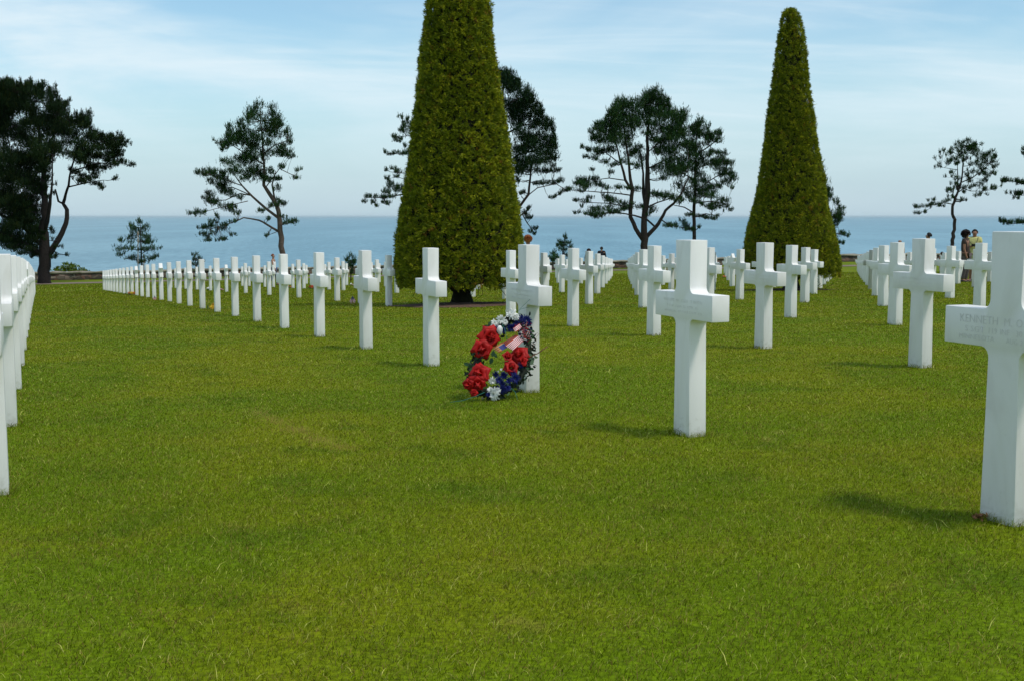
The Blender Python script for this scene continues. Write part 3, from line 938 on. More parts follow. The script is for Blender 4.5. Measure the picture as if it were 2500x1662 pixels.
T2 = [(745,130,40,50),(640,200,32,70),(860,160,45,60),(700,230,60,60),(570,270,30,40),(930,290,60,45),(790,300,80,60),(880,250,50,40),(480,330,35,45),(600,350,70,55),(720,390,80,50),
 (900,380,80,40),(1005,355,35,40),(380,455,50,28),(460,440,55,50),(560,440,70,50),(640,470,70,50),(850,470,60,30),(1040,455,40,26),(960,500,60,30),(430,520,35,30),(700,500,50,40),(900,560,70,35),
 (1060,585,35,25),(980,680,40,28),(480,640,60,35),(570,630,70,45),(660,620,60,45),(550,715,80,45),(700,700,70,45),(640,780,70,45),(860,720,40,35),(935,790,40,22),(850,800,55,25),(780,780,45,35),
 (1130,715,28,20),(1090,782,40,20),(180,735,38,28),(260,742,55,35),(350,732,55,38),(430,752,40,30),(330,820,45,32),(420,830,55,35),(380,890,55,42),(450,920,45,32),(270,930,42,28),(240,990,50,38),
 (320,1000,55,38),(430,1060,55,32),(500,1050,42,24),(130,1112,26,18),(200,1115,40,30),(270,1112,30,20),(545,1112,30,26),(360,1152,22,26),(570,970,35,24),(825,1170,26,15),(780,1090,42,22),
 (860,1040,42,26),(910,885,26,34),(920,1000,26,22),(965,1030,26,20),(958,1150,20,24),(1000,1200,34,20),(1065,1195,36,24),(210,1250,32,15),(290,1240,52,26),(365,1255,52,28),(440,1225,45,16),
 (500,1192,42,14),(250,1312,48,20),(330,1300,26,16),(280,1366,40,12),(375,1362,18,15),(440,1352,36,12),(510,1312,22,12),(815,1322,14,12),(780,560,50,60),(640,560,50,40)]
pine('pine_tree', 'leaning pine with one long low branch to the left, behind the walking woman', (692, 672), 84, (440, 230), 3.8235,
     [(968,1700,27),(955,1500,26),(935,1280,24),(925,1150,22),(900,1040,20),(830,930,18),(780,850,15),(785,700,12),(770,560,10),(770,430,8),(750,250,5),(745,130,3)],
     [[(925,1165,14),(800,1070,12),(680,960,10),(590,860,7),(520,760,4)],[(912,1282,11),(800,1210,9),(740,1180,8),(600,1155,6),(500,1200,5),(300,1260,3)],
      [(885,985,9),(860,850,7),(900,720,3)],[(680,950,6),(560,930,5),(420,990,4),(250,1000,3)],[(780,660,7),(620,560,5),(450,450,3)],[(775,560,7),(900,480,5),(1030,440,3)],
      [(800,870,5),(940,700,4),(1090,770,3)],[(650,940,5),(480,870,4),(380,880,3)],[(590,860,5),(430,800,4),(260,745,3)],[(640,1000,4),(400,1060,3),(200,1115,2)]],
     T2, 21, bark=m_bark_pale)

T4 = [(480,190,45,55),(540,210,50,45),(640,190,50,50),(710,130,42,50),(790,120,50,60),(700,230,75,55),(840,200,55,55),(905,190,26,45),(930,260,55,50),(1010,310,50,60),(960,360,55,45),(820,290,80,55),
 (400,270,42,42),(440,320,65,45),(560,290,75,55),(350,330,26,28),(280,380,42,26),(330,420,60,50),(430,420,75,55),(560,400,65,45),(680,350,75,45),(780,400,75,36),(880,430,65,45),(980,450,75,50),
 (220,450,34,26),(245,495,34,24),(330,510,75,42),(430,520,65,45),(540,540,55,42),(640,585,50,40),(860,520,80,34),(990,550,80,50),(150,570,24,16),(210,592,34,20),(300,600,55,28),(400,600,55,34),
 (560,630,55,34),(680,660,42,34),(820,600,70,42),(930,640,80,50),(175,655,24,16),(250,672,34,20),(330,700,44,20),(400,730,34,20),(500,700,42,24),(640,740,42,24),(820,760,70,34),(920,780,80,40),
 (1020,750,60,42),(240,762,24,11),(400,792,26,18),(870,842,50,20),(150,850,52,25),(250,842,42,20),(100,890,34,20),(180,900,52,25),(280,892,42,22),(45,936,36,18),(140,952,42,16),(360,930,34,14),
 (480,920,42,20),(560,930,34,16),(630,935,34,24),(350,1000,34,30),(420,1040,52,30),(500,1060,42,25),(640,1092,42,20),(560,1080,52,25),(780,980,52,28),(880,1000,60,34),(970,1030,52,28),
 (170,1040,42,20),(100,1030,34,14),(220,1012,34,16),(140,1082,22,10),(280,1112,60,24),(380,1130,52,25),(200,1150,42,20),(280,1172,42,20),(105,1140,32,12),(460,1132,42,20),(770,1110,38,28),
 (720,1162,26,16),(880,1250,36,18),(940,1262,32,14),(760,500,40,30),(700,450,40,26)]
pine('pine_tree', 'broad round-topped pine forking into three stems low down, behind the walking couple', (1573, 655), 90, (1380, 200), 3.5636,
     [(692,1640,34),(690,1500,33),(685,1370,30),(692,1200,26),(705,1000,27),(715,850,22),(715,700,16),(710,500,12),(740,300,8),(780,140,4)],
     [[(672,1380,20),(610,1280,19),(575,1180,18),(570,1050,18),(580,950,17),(565,850,14),(550,700,10),(520,500,7),(490,250,4)],[(590,960,12),(520,860,12),(480,720,10),(440,560,6),(380,360,3)],
      [(700,1360,20),(790,1270,18),(830,1200,15),(870,1120,13),(940,1060,11),(1000,980,9),(1060,850,6),(1060,600,3)],[(780,1262,9),(710,1200,9),(600,1165,7),(450,1140,5),(300,1150,3)],
      [(695,1120,15),(682,960,14),(685,800,9),(660,600,5)],[(565,990,6),(420,970,5),(250,960,4),(100,950,2)],[(720,1090,7),(800,1050,6),(930,1010,4)],[(575,1100,6),(400,1060,4),(180,1050,3)],
      [(715,760,7),(830,700,6),(950,640,4)],[(712,620,6),(830,520,5),(990,450,3)],[(480,720,5),(350,620,4),(220,590,2)],[(440,560,5),(330,450,4),(240,400,2)],[(830,1200,6),(900,1250,4),(950,1262,2)],[(520,860,5),(380,840,4),(200,860,2)]],
     T4, 22, fill=120)

T5 = [(1165,345,36,36),(1140,400,44,36),(1230,400,28,36),(1090,430,42,42),(1190,470,52,34),(1300,475,36,34),(1335,462,20,36),(1310,520,36,26),(1240,520,42,28),(1080,540,52,42),(1160,580,52,34),
 (1280,612,42,20),(1350,630,42,24),(1200,660,60,36),(1100,650,52,42),(1340,700,52,36),(1420,700,28,24),(1435,725,22,20),(1250,720,52,34),(1130,750,52,42),(1380,800,52,34),(1480,790,28,20),
 (1470,850,36,34),(1400,870,42,28),(1200,850,60,42),(1110,880,52,42),(1240,930,52,36),(1310,920,42,24),(1440,920,24,20),(1060,960,52,34),(1190,980,52,36),(1280,1000,42,24),(1100,1040,42,24),
 (1000,1030,34,24),(1180,1060,34,24),(1260,1080,52,28),(1340,1040,52,32),(1380,1080,34,24),(1410,1120,26,16),(1300,1100,34,20),(1080,1160,42,18),(1180,1170,34,16),(1240,1180,34,18),(1290,1190,42,16),
 (1350,1172,16,10),(1030,1220,26,26),(970,1250,26,16),(1060,1280,42,20),(1100,1290,26,16),(1160,1265,13,8),(905,1255,32,16),(1000,900,50,40),(1010,800,50,40),(1010,690,50,40)]
pine('pine_tree', 'slimmer pine with a straight single trunk, touching the broad round-topped pine on its right', (1696, 652), 91, (1380, 200), 3.5636,
     [(1125,1620,19),(1123,1400,17),(1123,1300,16),(1122,1100,14),(1130,900,12),(1135,700,9),(1140,500,6),(1165,345,3)],
     [[(1118,1145,6),(1040,1090,5),(950,1075,3)],[(1128,960,7),(1250,870,5),(1400,780,3)],[(1133,640,6),(1250,560,5),(1320,500,3)],[(1122,1180,6),(1230,1150,4),(1340,1165,2)],
      [(1124,1060,6),(1260,1040,4),(1390,1070,2)],[(1130,860,6),(1030,800,4),(1000,700,2)],[(1120,1290,5),(1040,1270,4),(930,1258,2)],[(1132,760,5),(1300,700,4),(1430,710,2)]],
     T5, 23, fill=70, dens=190)

T1 = [(10,120,28,38),(50,112,20,36),(120,110,25,36),(60,170,48,48),(152,120,16,28),(190,150,30,36),(100,200,58,48),(240,182,26,32),(280,155,26,36),(330,150,22,32),(300,210,48,38),(380,208,22,32),
 (340,260,48,48),(200,250,58,58),(430,268,30,36),(400,310,48,38),(480,348,32,32),(545,320,24,36),(580,378,22,32),(540,420,52,28),(460,410,42,38),(90,300,68,38),(250,330,58,48),(340,350,58,48),
 (410,420,58,48),(30,260,58,48),(620,460,36,24),(690,458,26,26),(650,500,56,32),(560,490,56,38),(470,490,56,48),(350,450,66,48),(230,430,66,48),(742,520,34,24),(770,498,16,16),(700,560,46,26),
 (620,570,64,32),(520,580,56,42),(420,560,64,48),(300,540,66,48),(170,500,66,48),(40,450,68,58),(720,600,30,16),(650,620,54,25),(560,650,54,36),(460,640,46,32),(330,620,58,38),(200,590,66,48),
 (60,580,78,58),(780,668,40,20),(710,670,40,18),(640,690,46,16),(560,720,54,20),(480,730,36,16),(600,762,46,16),(730,770,22,15),(560,792,54,20),(620,822,26,10),(655,840,14,8),(380,680,36,26),
 (260,680,56,38),(120,690,78,58),(20,700,68,68),(320,760,36,26),(220,770,56,46),(90,800,88,58),(500,772,26,14),(300,840,26,26),(200,870,56,46),(60,900,88,58),(350,822,20,16),(335,900,16,20),
 (170,960,56,42),(250,950,28,26),(50,1000,88,58),(240,1020,36,26),(150,1060,78,48),(270,1090,34,24),(60,1110,88,48),(200,1140,56,36),(340,1120,14,14),(270,1160,40,30),(120,1190,78,38),
 (30,1190,58,38),(350,1195,15,10),(230,1220,46,30),(160,1260,56,25),(240,1292,42,16),(60,1232,56,18),(385,1240,30,15),(400,1305,26,18),(365,1310,24,16),(200,1306,26,9),
 (-60,180,70,60),(-160,260,80,70),(-80,330,90,70),(-220,420,90,70),(-100,480,90,70),(-260,560,90,70),(-120,640,90,70),(-300,720,90,60),(-160,800,100,70),(-60,880,90,70),(-280,900,90,60),
 (-140,980,100,60),(-240,1080,90,50),(-80,1120,90,50),(-180,1200,90,40),(-340,820,60,40),(-360,1000,60,30)]
pine('pine_tree', 'huge dark pine with a thick trunk, filling the left edge of the photo', (106, 695), 80, (0, 160), 2.8,
     [(302,1508,50),(303,1450,42),(306,1380,41),(308,1280,40),(300,1150,30),(305,1000,24),(300,850,20),(290,600,14),(250,350,8),(200,200,4)],
     [[(325,1300,24),(370,1230,20),(410,1150,18),(435,1080,16),(430,990,14),(402,945,12),(415,880,9),(430,820,8),(440,700,6),(480,560,4)],[(315,1120,14),(345,1020,13),(365,950,12),(380,880,8),(400,800,6),(420,620,3)],
      [(290,1300,20),(200,1230,14),(60,1150,9),(-120,1120,5)],[(300,1240,16),(150,1100,12),(-50,1000,8),(-200,900,4)],[(300,900,12),(150,750,9),(-40,600,6),(-200,520,3)],[(295,700,10),(120,480,7),(-40,330,4)],
      [(430,830,5),(540,800,4),(650,780,2)],[(440,720,5),(600,660,4),(760,660,2)],[(450,640,4),(600,540,4),(720,480,2)],[(290,600,8),(400,400,5),(520,380,3)],[(402,946,7),(378,932,7),(385,850,5)]],
     T1, 24, dens=200, tuft=0.145, green=(0.014, 0.028, 0.011), depth=1.6, fill=420, bark=m_bark_dark, grow=1.10)

T3R = [(1160,120,22,36),(1210,130,34,32),(1190,200,48,56),(1260,190,26,32),(1250,250,56,46),(1330,262,36,36),(1380,310,30,40),(1300,340,66,56),(1220,360,56,56),(1430,370,25,36),(1390,420,56,46),
 (1465,470,32,28),(1300,450,76,46),(1528,500,25,36),(1480,540,46,36),(1380,520,66,36),(1250,520,46,46),(1550,600,24,30),(1500,620,42,40),(1410,610,56,40),(1300,620,56,46),(1540,680,36,44),
 (1460,710,56,42),(1350,700,66,46),(1260,720,46,36),(1560,765,30,32),(1490,800,46,32),(1400,800,56,38),(1300,800,56,46),(1580,860,24,15),(1540,872,34,16),(1440,870,46,25),(1340,870,56,30),
 (1270,880,36,44),(1270,950,22,26),(1600,942,30,18),(1550,960,40,18),(1470,962,42,14),(1620,1020,22,10),(1650,1020,17,8),(1580,1050,12,8),(1530,1080,26,10),(1400,972,26,12),(1290,1046,10,9),
 (1320,1030,8,10),(1350,1160,22,17),(1320,1190,22,22),(1350,1232,30,16),(1390,1312,30,14),(1370,1342,25,11),(1402,1356,12,8),(1100,160,60,60),(1050,260,70,60),(1000,360,80,60),(1100,380,80,60),
 (980,480,80,60),(1080,520,90,60),(1000,640,90,60),(1120,680,90,60),(1020,780,90,50),(1140,820,80,50),(1080,920,80,40)]
pine('pine_tree', 'dense dark pine rising right behind the tall yew cone, its crown showing on the right', (1236, 655), 88, (860, 140), 3.135,
     [(1180,1640,30),(1175,1400,28),(1190,1250,26),(1150,1050,24),(1140,850,20),(1150,600,15),(1150,350,9),(1160,130,4)],
     [[(1190,1270,14),(1290,1130,11),(1350,1050,10),(1362,940,8),(1368,860,6),(1400,700,3)],[(1355,1050,4),(1420,1000,4),(1560,970,3),(1640,1020,2)],[(1360,960,4),(1460,940,3),(1600,945,2)],
      [(1180,1300,7),(1290,1210,6),(1350,1170,3)],[(1300,1200,4),(1340,1270,4),(1380,1320,2)],[(1140,850,9),(1280,740,7),(1450,700,3)],[(1150,600,8),(1300,520,6),(1480,500,3)],[(1150,400,6),(1260,320,5),(1370,320,2)]],
     T3R, 25, fill=90, dens=210, green=(0.014, 0.033, 0.014))
T3L = [(370,455,17,22),(420,470,17,26),(390,510,26,25),(370,560,25,18),(412,560,32,34),(330,612,26,10),(362,622,40,12),(350,650,30,10),(400,680,12,10),(240,726,13,10),(290,736,34,15),(370,732,40,15),
 (440,730,46,25),(320,856,24,13),(270,870,15,10),(352,880,30,15),(270,926,26,15),(330,912,26,12),(290,982,30,26),(342,1010,40,25),(262,1026,40,20),(392,1022,36,32),(150,1066,30,13),(100,1066,22,13),
 (210,1070,45,15),(280,1070,46,16),(80,1106,18,13),(152,1112,26,11),(250,1112,36,10),(180,1136,10,6),(262,1122,12,8),(500,520,60,50),(580,600,70,50),(520,700,60,40),(620,740,70,40),(480,860,50,24),
 (580,880,60,30),(500,1010,60,30),(620,980,70,30),(560,420,50,50),(640,480,60,50)]
pine('pine_tree', 'pine showing only thin layered branches to the left of the tall yew cone', (1062, 668), 86, (860, 140), 3.135,
     [(640,1660,26),(640,1400,24),(650,1150,20),(620,900,16),(600,700,11),(580,500,7),(570,400,3)],
     [[(645,1150,9),(500,1060,7),(380,1050,5),(230,1075,4),(100,1075,2)],[(620,920,6),(480,900,4),(380,890,3),(290,880,1.6)],[(610,760,6),(480,740,4),(380,740,3),(260,735,1.6)],[(600,640,5),(480,600,4),(360,615,2)],
      [(590,540,5),(480,540,3),(390,520,2)],[(630,1000,4),(480,960,3),(340,915,2),(280,925,1.4)]],
     T3L, 26, fill=6, dens=190)

T6 = [(535,1015,13,22),(545,1078,18,18),(574,1112,20,16),(560,1142,22,17),(570,1165,17,10),(568,1190,13,13),(602,1250,18,12),(580,1236,13,10),(592,1292,26,8),(616,1292,13,8),
      (480,980,40,50),(430,1060,50,40),(470,1150,50,40),(420,1240,50,30),(500,1230,40,30),(450,900,40,50)]
pine('pine_tree', 'small pine mostly hidden behind the pointed yew cone, tips showing at its right', (1992, 646), 92, (1780, 0), 2.176,
     [(470,1420,11),(470,1300,10),(480,1150,8),(480,1000,5),(460,890,3)], [[(475,1290,5),(540,1280,3),(605,1292,2)],[(480,1180,4),(540,1150,3),(580,1120,2)],[(472,1250,4),(540,1240,3),(600,1250,2)]],
     T6, 27)

T7 = [(670,130,42,40),(600,170,50,42),(700,200,55,46),(740,170,25,36),(800,205,44,44),(520,210,30,30),(640,230,64,46),(780,260,64,46),(420,240,25,30),(480,270,44,36),(600,300,42,36),(400,312,30,25),
 (500,340,52,34),(450,380,42,34),(540,400,34,34),(590,370,25,42),(400,427,26,16),(700,330,42,34),(840,330,44,52),(900,310,52,44),(940,268,24,34),(980,312,20,38),(900,380,70,44),(960,430,42,34),
 (760,400,52,34),(840,450,52,44),(740,490,42,34),(680,540,34,28),(850,530,42,28),(930,540,42,25),(1000,500,34,28),(960,592,42,20),(430,505,17,12),(440,562,25,18),(520,582,20,18),(790,590,34,24),
 (820,640,34,42),(700,682,52,24),(480,650,30,25),(390,702,40,22),(450,722,25,20),(610,662,30,20),(580,690,25,20),(680,730,26,14),(770,662,26,16),(1055,692,36,22),(990,690,34,20),(1090,662,12,15),
 (930,702,26,18),(880,762,34,18),(800,782,22,12),(320,822,26,16),(440,840,42,25),(500,790,20,20),(340,880,52,25),(400,892,42,22),(300,882,26,20),(260,902,26,16),(190,902,26,14),(150,912,17,9),
 (590,842,30,20),(620,830,13,13),(190,986,15,8),(245,966,7,5)]
pine('pine_tree', 'lone small pine with a thin crooked trunk, left of the two visitors at the right', (2323, 655), 74, (2220, 320), 4.9,
     [(510,1640,25),(512,1350,23),(520,1270,23),(540,1180,20),(543,1060,20),(515,1000,18),(520,900,17),(550,800,16),(590,720,13),(620,620,11),(635,500,9),(645,350,7),(665,180,4)],
     [[(545,800,8),(505,780,8),(500,690,5),(500,580,2)],[(580,740,8),(568,640,8),(562,500,6),(550,400,3)],[(622,620,7),(760,550,6),(850,480,5),(930,400,3)],[(600,730,6),(650,690,5),(750,720,4),(900,720,3),(1060,700,2)],
      [(518,880,6),(430,860,5),(330,885,4),(180,905,2)],[(700,640,3),(760,570,3),(800,560,2)],[(560,470,4),(480,450,3),(400,430,1.5)],[(300,920,2.4),(245,965,2),(190,985,1.5)],[(540,470,3),(440,560,1.6)]],
     T7, 28, fill=26, dens=230, tuft=0.11)

T8 = [(1340,232,24,24),(1375,252,22,22),(1130,582,18,14),(1165,602,22,12),(1220,592,30,18),(1290,602,36,16),(1355,622,36,16),(1290,737,15,8),(1335,757,26,12),(1345,802,26,11),(1365,750,26,12),
 (1200,1072,22,19),(1222,1105,30,13),(1275,1100,36,16),(1345,1090,44,17),(1420,620,60,30),(1460,300,70,50),(1560,200,80,60),(1520,420,80,50),(1640,340,80,60),(1480,740,70,30),(1600,560,80,50),
 (1700,480,70,50),(1460,1090,70,25),(1620,800,80,40),(1700,1000,70,30)]
pine('pine_tree', 'pine cut off by the right edge of the photo, only branch tips in view', (2560, 655), 74, (2220, 320), 4.9,
     [(1600,1660,34),(1590,1300,30),(1610,1000,26),(1590,700,18),(1580,400,10),(1570,200,4)],
     [[(1600,1120,9),(1450,1100,7),(1300,1110,4),(1200,1090,2)],[(1590,700,8),(1450,640,6),(1300,610,4),(1130,590,2)],[(1590,820,6),(1450,770,4),(1320,770,2)],[(1580,450,5),(1450,300,4),(1350,240,2)]],
     T8, 29)

# young pines and shrubs along the wall
S1 = [(341,541,7,8),(330,555,10,8),(352,557,10,8),(340,568,14,9),(322,580,12,8),(362,578,12,8),(308,588,9,5),(340,592,18,8),(375,590,10,6),(315,607,19,7),(352,610,16,7),(381,606,12,6),(304,622,10,5),(330,630,17,6),(365,632,12,6),(388,628,7,4),(348,640,15,5)]
pine('young_pine', 'young staked pine standing alone against the sea, left of the leaning pine', (345, 688), 82, (0, 0), 1.0,
     [(347,694,2.2),(346,640,2),(344,590,1.5),(342,540,.7)], [[(346,620,1),(375,607,.5)],[(346,612,1),(310,606,.5)]], S1, 31, group='young pines by the wall', fill=0, dens=150, tuft=0.14)
S2 = [(477,624,4,6),(470,636,6,5),(480,634,6,6),(484,642,6,5),(472,648,7,5),(480,655,7,5)]
pine('young_pine', 'small bushy young pine peeping over the front row of crosses, left part', (478, 686), 82, (0, 0), 1.0, [(479,690,1.5),(478,650,1.2),(477,622,.5)], [], S2, 32, group='young pines by the wall', fill=0, dens=170, tuft=0.13)
S3 = [(853,628,4,6),(845,636,6,5),(860,638,8,4),(852,645,8,6),(862,650,7,6),(846,652,6,6),(856,662,8,6),(866,640,4,4)]
pine('young_pine', 'small young pine with a leaning pale stake, left of the tall yew cone', (857, 680), 72, (0, 0), 1.0, [(857,686,1.6),(856,650,1.2),(853,626,.5)], [], S3, 33, group='young pines by the wall', fill=0, dens=170, tuft=0.13)
S4 = [(1380,582,4,7),(1368,592,6,5),(1388,594,8,6),(1376,600,10,6),(1360,600,5,5),(1394,604,6,6),(1372,610,14,5),(1352,620,7,7),(1345,630,8,6),(1360,628,8,6),(1388,624,8,5),(1352,638,10,6),(1378,634,10,5)]
pine('young_pine', 'young pine with upright candles, just right of the tall yew cone', (1372, 662), 80, (0, 0), 1.0, [(1374,668,2),(1374,620,1.5),(1378,580,.6)], [[(1374,640,1),(1350,630,.6)]], S4, 34, group='young pines by the wall', fill=0, dens=150, tuft=0.14)
m_stake = simple('stake_wood', (0.36, 0.27, 0.16), 0.85, 0.3, 12)
def stake(p0, p1, Y, r, label, group='wooden stakes of the young pines'):
    a = at(*p0, Y); b = at(*p1, Y); b[2] = gz(b[0], Y) - 0.05
    mb = MB(); mb.tube([tuple(np.array([0, 0, 0.0])), tuple(a - b)], [r, r * 0.9], 7)
    o = mb.build('wooden_stake', m_stake, None, True, tuple(b))
    tag(o, label, 'stake', group)
stake((337, 566), (337, 694), 81.6, 0.030, 'thin stake left of the lone young pine trunk')
stake((351, 620), (352, 694), 81.6, 0.035, 'shorter stake right of the lone young pine trunk')
stake((855, 655), (845, 682), 71.6, 0.045, 'pale stake leaning on the small pine left of the tall yew cone')

# bright green shrub behind the wall at the left
def shrub(pxs, Y, seed, label, green):
    rnd = np.random.default_rng(seed)
    P0 = at(pxs[0][0], 680, Y); zg = gz(P0[0], Y)
    root = empty('green_shrub', (P0[0], Y, zg), 0, label, 'shrub')
    Ps, Ds, Cs = [], [], []; mb = MB()
    for (x, y, rx, ry) in pxs:
        q = at(x, y, Y) - np.array([P0[0], Y, zg]); k = Y / F_PX
        n_ = int(260 * rx * ry * k * k * 3.1)
        u = rnd.normal(0, 1, (n_, 3)); u /= np.linalg.norm(u, axis=1, keepdims=True)
        Ps.append(q + u * rnd.random((n_, 1))**0.4 * np.array([rx * k, rx * k, ry * k]))
        Ds.append(u * 0.7 + np.array([0, 0, 0.5])); Cs.append(np.array(green) * rnd.uniform(0.5, 1.6, (n_, 1)))
        mb.tube([(0, 0, -0.1), tuple(q * 0.5 + rnd.normal(0, .05, 3)), tuple(q)], [0.03, 0.02, 0.01], 5)
    P, D, C = map(np.concatenate, (Ps, Ds, Cs))
    V, Q = sprays(P, D, 0.13, 0.06, 5, 0.6, rnd)
    link('foliage', npmesh('foliage', V, Q, False, np.repeat(C, 20, axis=0)), m_pine, root)
    mb.build('stems', m_bark, root)
shrub([(165, 650, 14, 10), (150, 658, 14, 8), (180, 655, 14, 10), (135, 662, 9, 6), (200, 660, 10, 5), (212, 663, 8, 4), (170, 667, 26, 10), (200, 670, 20, 8)], 90.5, 41,
      'bright green shrub growing behind the wall beside the huge left pine', (0.13, 0.19, 0.02))

# ------------------------------------------------------------------ people
m_skin = simple('skin', (0.42, 0.24, 0.16), 0.6)
def skinmesh(name, V, E, Rr, mat, parent, sub=2, root=0):
    me = bpy.data.meshes.new(name)
    me.from_pydata([tuple(v) for v in V], E, [])
    o = bpy.data.objects.new(name, me); COL.objects.link(o)
    md = o.modifiers.new('Skin', 'SKIN'); md.use_smooth_shade = True
    if not me.skin_vertices: me.attributes  # layer is made with the modifier
    sv = me.skin_vertices[0].data
    for i, r in enumerate(Rr):
        sv[i].radius = (r, r) if not isinstance(r, tuple) else r
        sv[i].use_root = (i == root)
    sb = o.modifiers.new('Sub', 'SUBSURF'); sb.levels = sub; sb.render_levels = sub
    COL.objects.unlink(o); COL.objects.link(o)
    dg = bpy.context.evaluated_depsgraph_get(); dg.update()
    m2 = bpy.data.meshes.new_from_object(o.evaluated_get(dg))
    bpy.data.objects.remove(o); bpy.data.meshes.remove(me)
    m2.name = name
    m2.materials.clear()
    for p_ in m2.polygons: p_.use_smooth = True
    return link(name, m2, mat, parent)

def person(x, y, height, facing, label, top, legs, hair, skin=(0.32, 0.18, 0.12), sleeves=0.0, skirt=False, pose='walk', hairstyle='short', hairsize=1.0, group=None):
    """local: facing +x, left side +y; scaled from 1.70 m"""
    k = height / 1.70
    root = empty('person', (x, y, gz(x, y)), facing, label, 'person', group)
    ms = simple('skin', skin, 0.6)
    st = 0.20 if pose == 'walk' else 0.03
    J = {'pel': (0, 0, .93), 'wai': (0, 0, 1.08), 'che': (.01, 0, 1.28), 'nek': (0, 0, 1.44), 'chin': (.015, 0, 1.515), 'hd': (.02, 0, 1.60), 'crn': (.01, 0, 1.665)}
    rad = {'pel': (.155, .12), 'wai': (.125, .10), 'che': (.15, .115), 'nek': .052, 'chin': .062, 'hd': .082, 'crn': .060}
    ed = [('pel', 'wai'), ('wai', 'che'), ('che', 'nek'), ('nek', 'chin'), ('chin', 'hd'), ('hd', 'crn')]
    for sgn, nm in ((1, 'l'), (-1, 'r')):
        J['hp' + nm] = (0, .095 * sgn, .88); rad['hp' + nm] = .095
        J['kn' + nm] = (.05 + st * .45 * sgn, .095 * sgn, .49); rad['kn' + nm] = .060
        J['an' + nm] = (st * sgn - .02, .095 * sgn, .09); rad['an' + nm] = .042
        J['to' + nm] = (st * sgn + .14, .10 * sgn, .035); rad['to' + nm] = .034
        J['sh' + nm] = (0, .175 * sgn, 1.39); rad['sh' + nm] = .062
        if pose == 'hold':
            J['el' + nm] = (.08, .225 * sgn, 1.13); J['wr' + nm] = (.27, .07 * sgn, 1.17); J['ha' + nm] = (.33, .03 * sgn, 1.19)
        else:
            sw = -0.12 * sgn if pose == 'walk' else 0.02
            J['el' + nm] = (sw * .5, .215 * sgn, 1.12); J['wr' + nm] = (sw + .07, .21 * sgn, .88); J['ha' + nm] = (sw + .10, .20 * sgn, .80)
        rad['el' + nm] = .040; rad['wr' + nm] = .030; rad['ha' + nm] = .034
        ed += [('pel', 'hp' + nm), ('hp' + nm, 'kn' + nm), ('kn' + nm, 'an' + nm), ('an' + nm, 'to' + nm), ('che', 'sh' + nm), ('sh' + nm, 'el' + nm), ('el' + nm, 'wr' + nm), ('wr' + nm, 'ha' + nm)]
    def build(nm, keys, edges, mat, grow=0.0, over=None):
        ix = {q: i for i, q in enumerate(keys)}
        rr = []
        for q in keys:
            r = rad[q] if not over or q not in over else over[q]
            rr.append(tuple((a + grow) * k for a in r) if isinstance(r, tuple) else (r + grow) * k)
        return skinmesh(nm, [tuple(c * k for c in J[q]) for q in keys], [(ix[a], ix[b]) for a, b in edges if a in ix and b in ix], rr, mat, root)
    build('body', list(J), ed, ms)
    mt = simple('cloth_top', top, 0.85, 0.15, 20); ml = simple('cloth_legs', legs, 0.85, 0.15, 20)
    tk = ['wai', 'pel', 'che', 'shl', 'shr']
    J['nk2'] = (0, 0, 1.425); rad['nk2'] = .06; tk.append('nk2')
    e2 = [('pel', 'wai'), ('wai', 'che'), ('che', 'nk2'), ('che', 'shl'), ('che', 'shr')]
    if sleeves > 0:
        for nm in 'lr':
            a, b = np.array(J['sh' + nm]), np.array(J['el' + nm])
            J['sv' + nm] = tuple(a + (b - a) * min(1, sleeves)); rad['sv' + nm] = .046; tk.append('sv' + nm); e2.append(('sh' + nm, 'sv' + nm))
            if sleeves > 1:
                J['cf' + nm] = J['wr' + nm]; rad['cf' + nm] = .036; tk.append('cf' + nm); e2.append(('sv' + nm, 'cf' + nm))
    rad['shl'] = rad['shr'] = .070
    build('top', tk, e2, mt, 0.034)
    if skirt:
        J['sk1'] = (0, 0, .75); J['sk2'] = (0, 0, .52); rad['sk1'] = (.19, .16); rad['sk2'] = (.22, .19)
        build('skirt', ['pel', 'sk1', 'sk2'], [('pel', 'sk1'), ('sk1', 'sk2')], ml, 0.014)
    else:
        build('trousers', ['pel', 'hpl', 'hpr', 'knl', 'knr', 'anl', 'anr'], [('pel', 'hpl'), ('pel', 'hpr'), ('hpl', 'knl'), ('hpr', 'knr'), ('knl', 'anl'), ('knr', 'anr')], ml, 0.016)
    # shoes, hair, nose
    mh = simple('hair', hair, 0.75, 0.5, 40)
    if hairstyle != 'bald':
        r2 = random.Random(hash(label) % 999)
        V, F = [], []
        nr, ns = 9, 14
        rh = (.100 if hairstyle == 'short' else .128) * hairsize * k
        for a in range(nr + 1):
            ph_ = math.pi * a / nr * (0.60 if hairstyle == 'short' else 0.80)
            for b in range(ns):
                th_ = 2 * math.pi * b / ns
                r = rh * (1 + 0.07 * r2.uniform(-1, 1) * (1.6 if hairstyle != 'short' else 1))
                fx = math.cos(th_) * math.sin(ph_)
                if fx > 0.35 and a > nr * 0.55: r *= 0.72      # leaves the face free
                V.append((fx * r - .012 * k, math.sin(th_) * math.sin(ph_) * r, math.cos(ph_) * r * 1.06 + 1.615 * k))
        for a in range(nr):
            for b in range(ns):
                b2 = (b + 1) % ns
                F.append((a * ns + b, a * ns + b2, (a + 1) * ns + b2, (a + 1) * ns + b))
        ho_ = link('hair', npmesh('hair', V, np.array(F), True), mh, root)
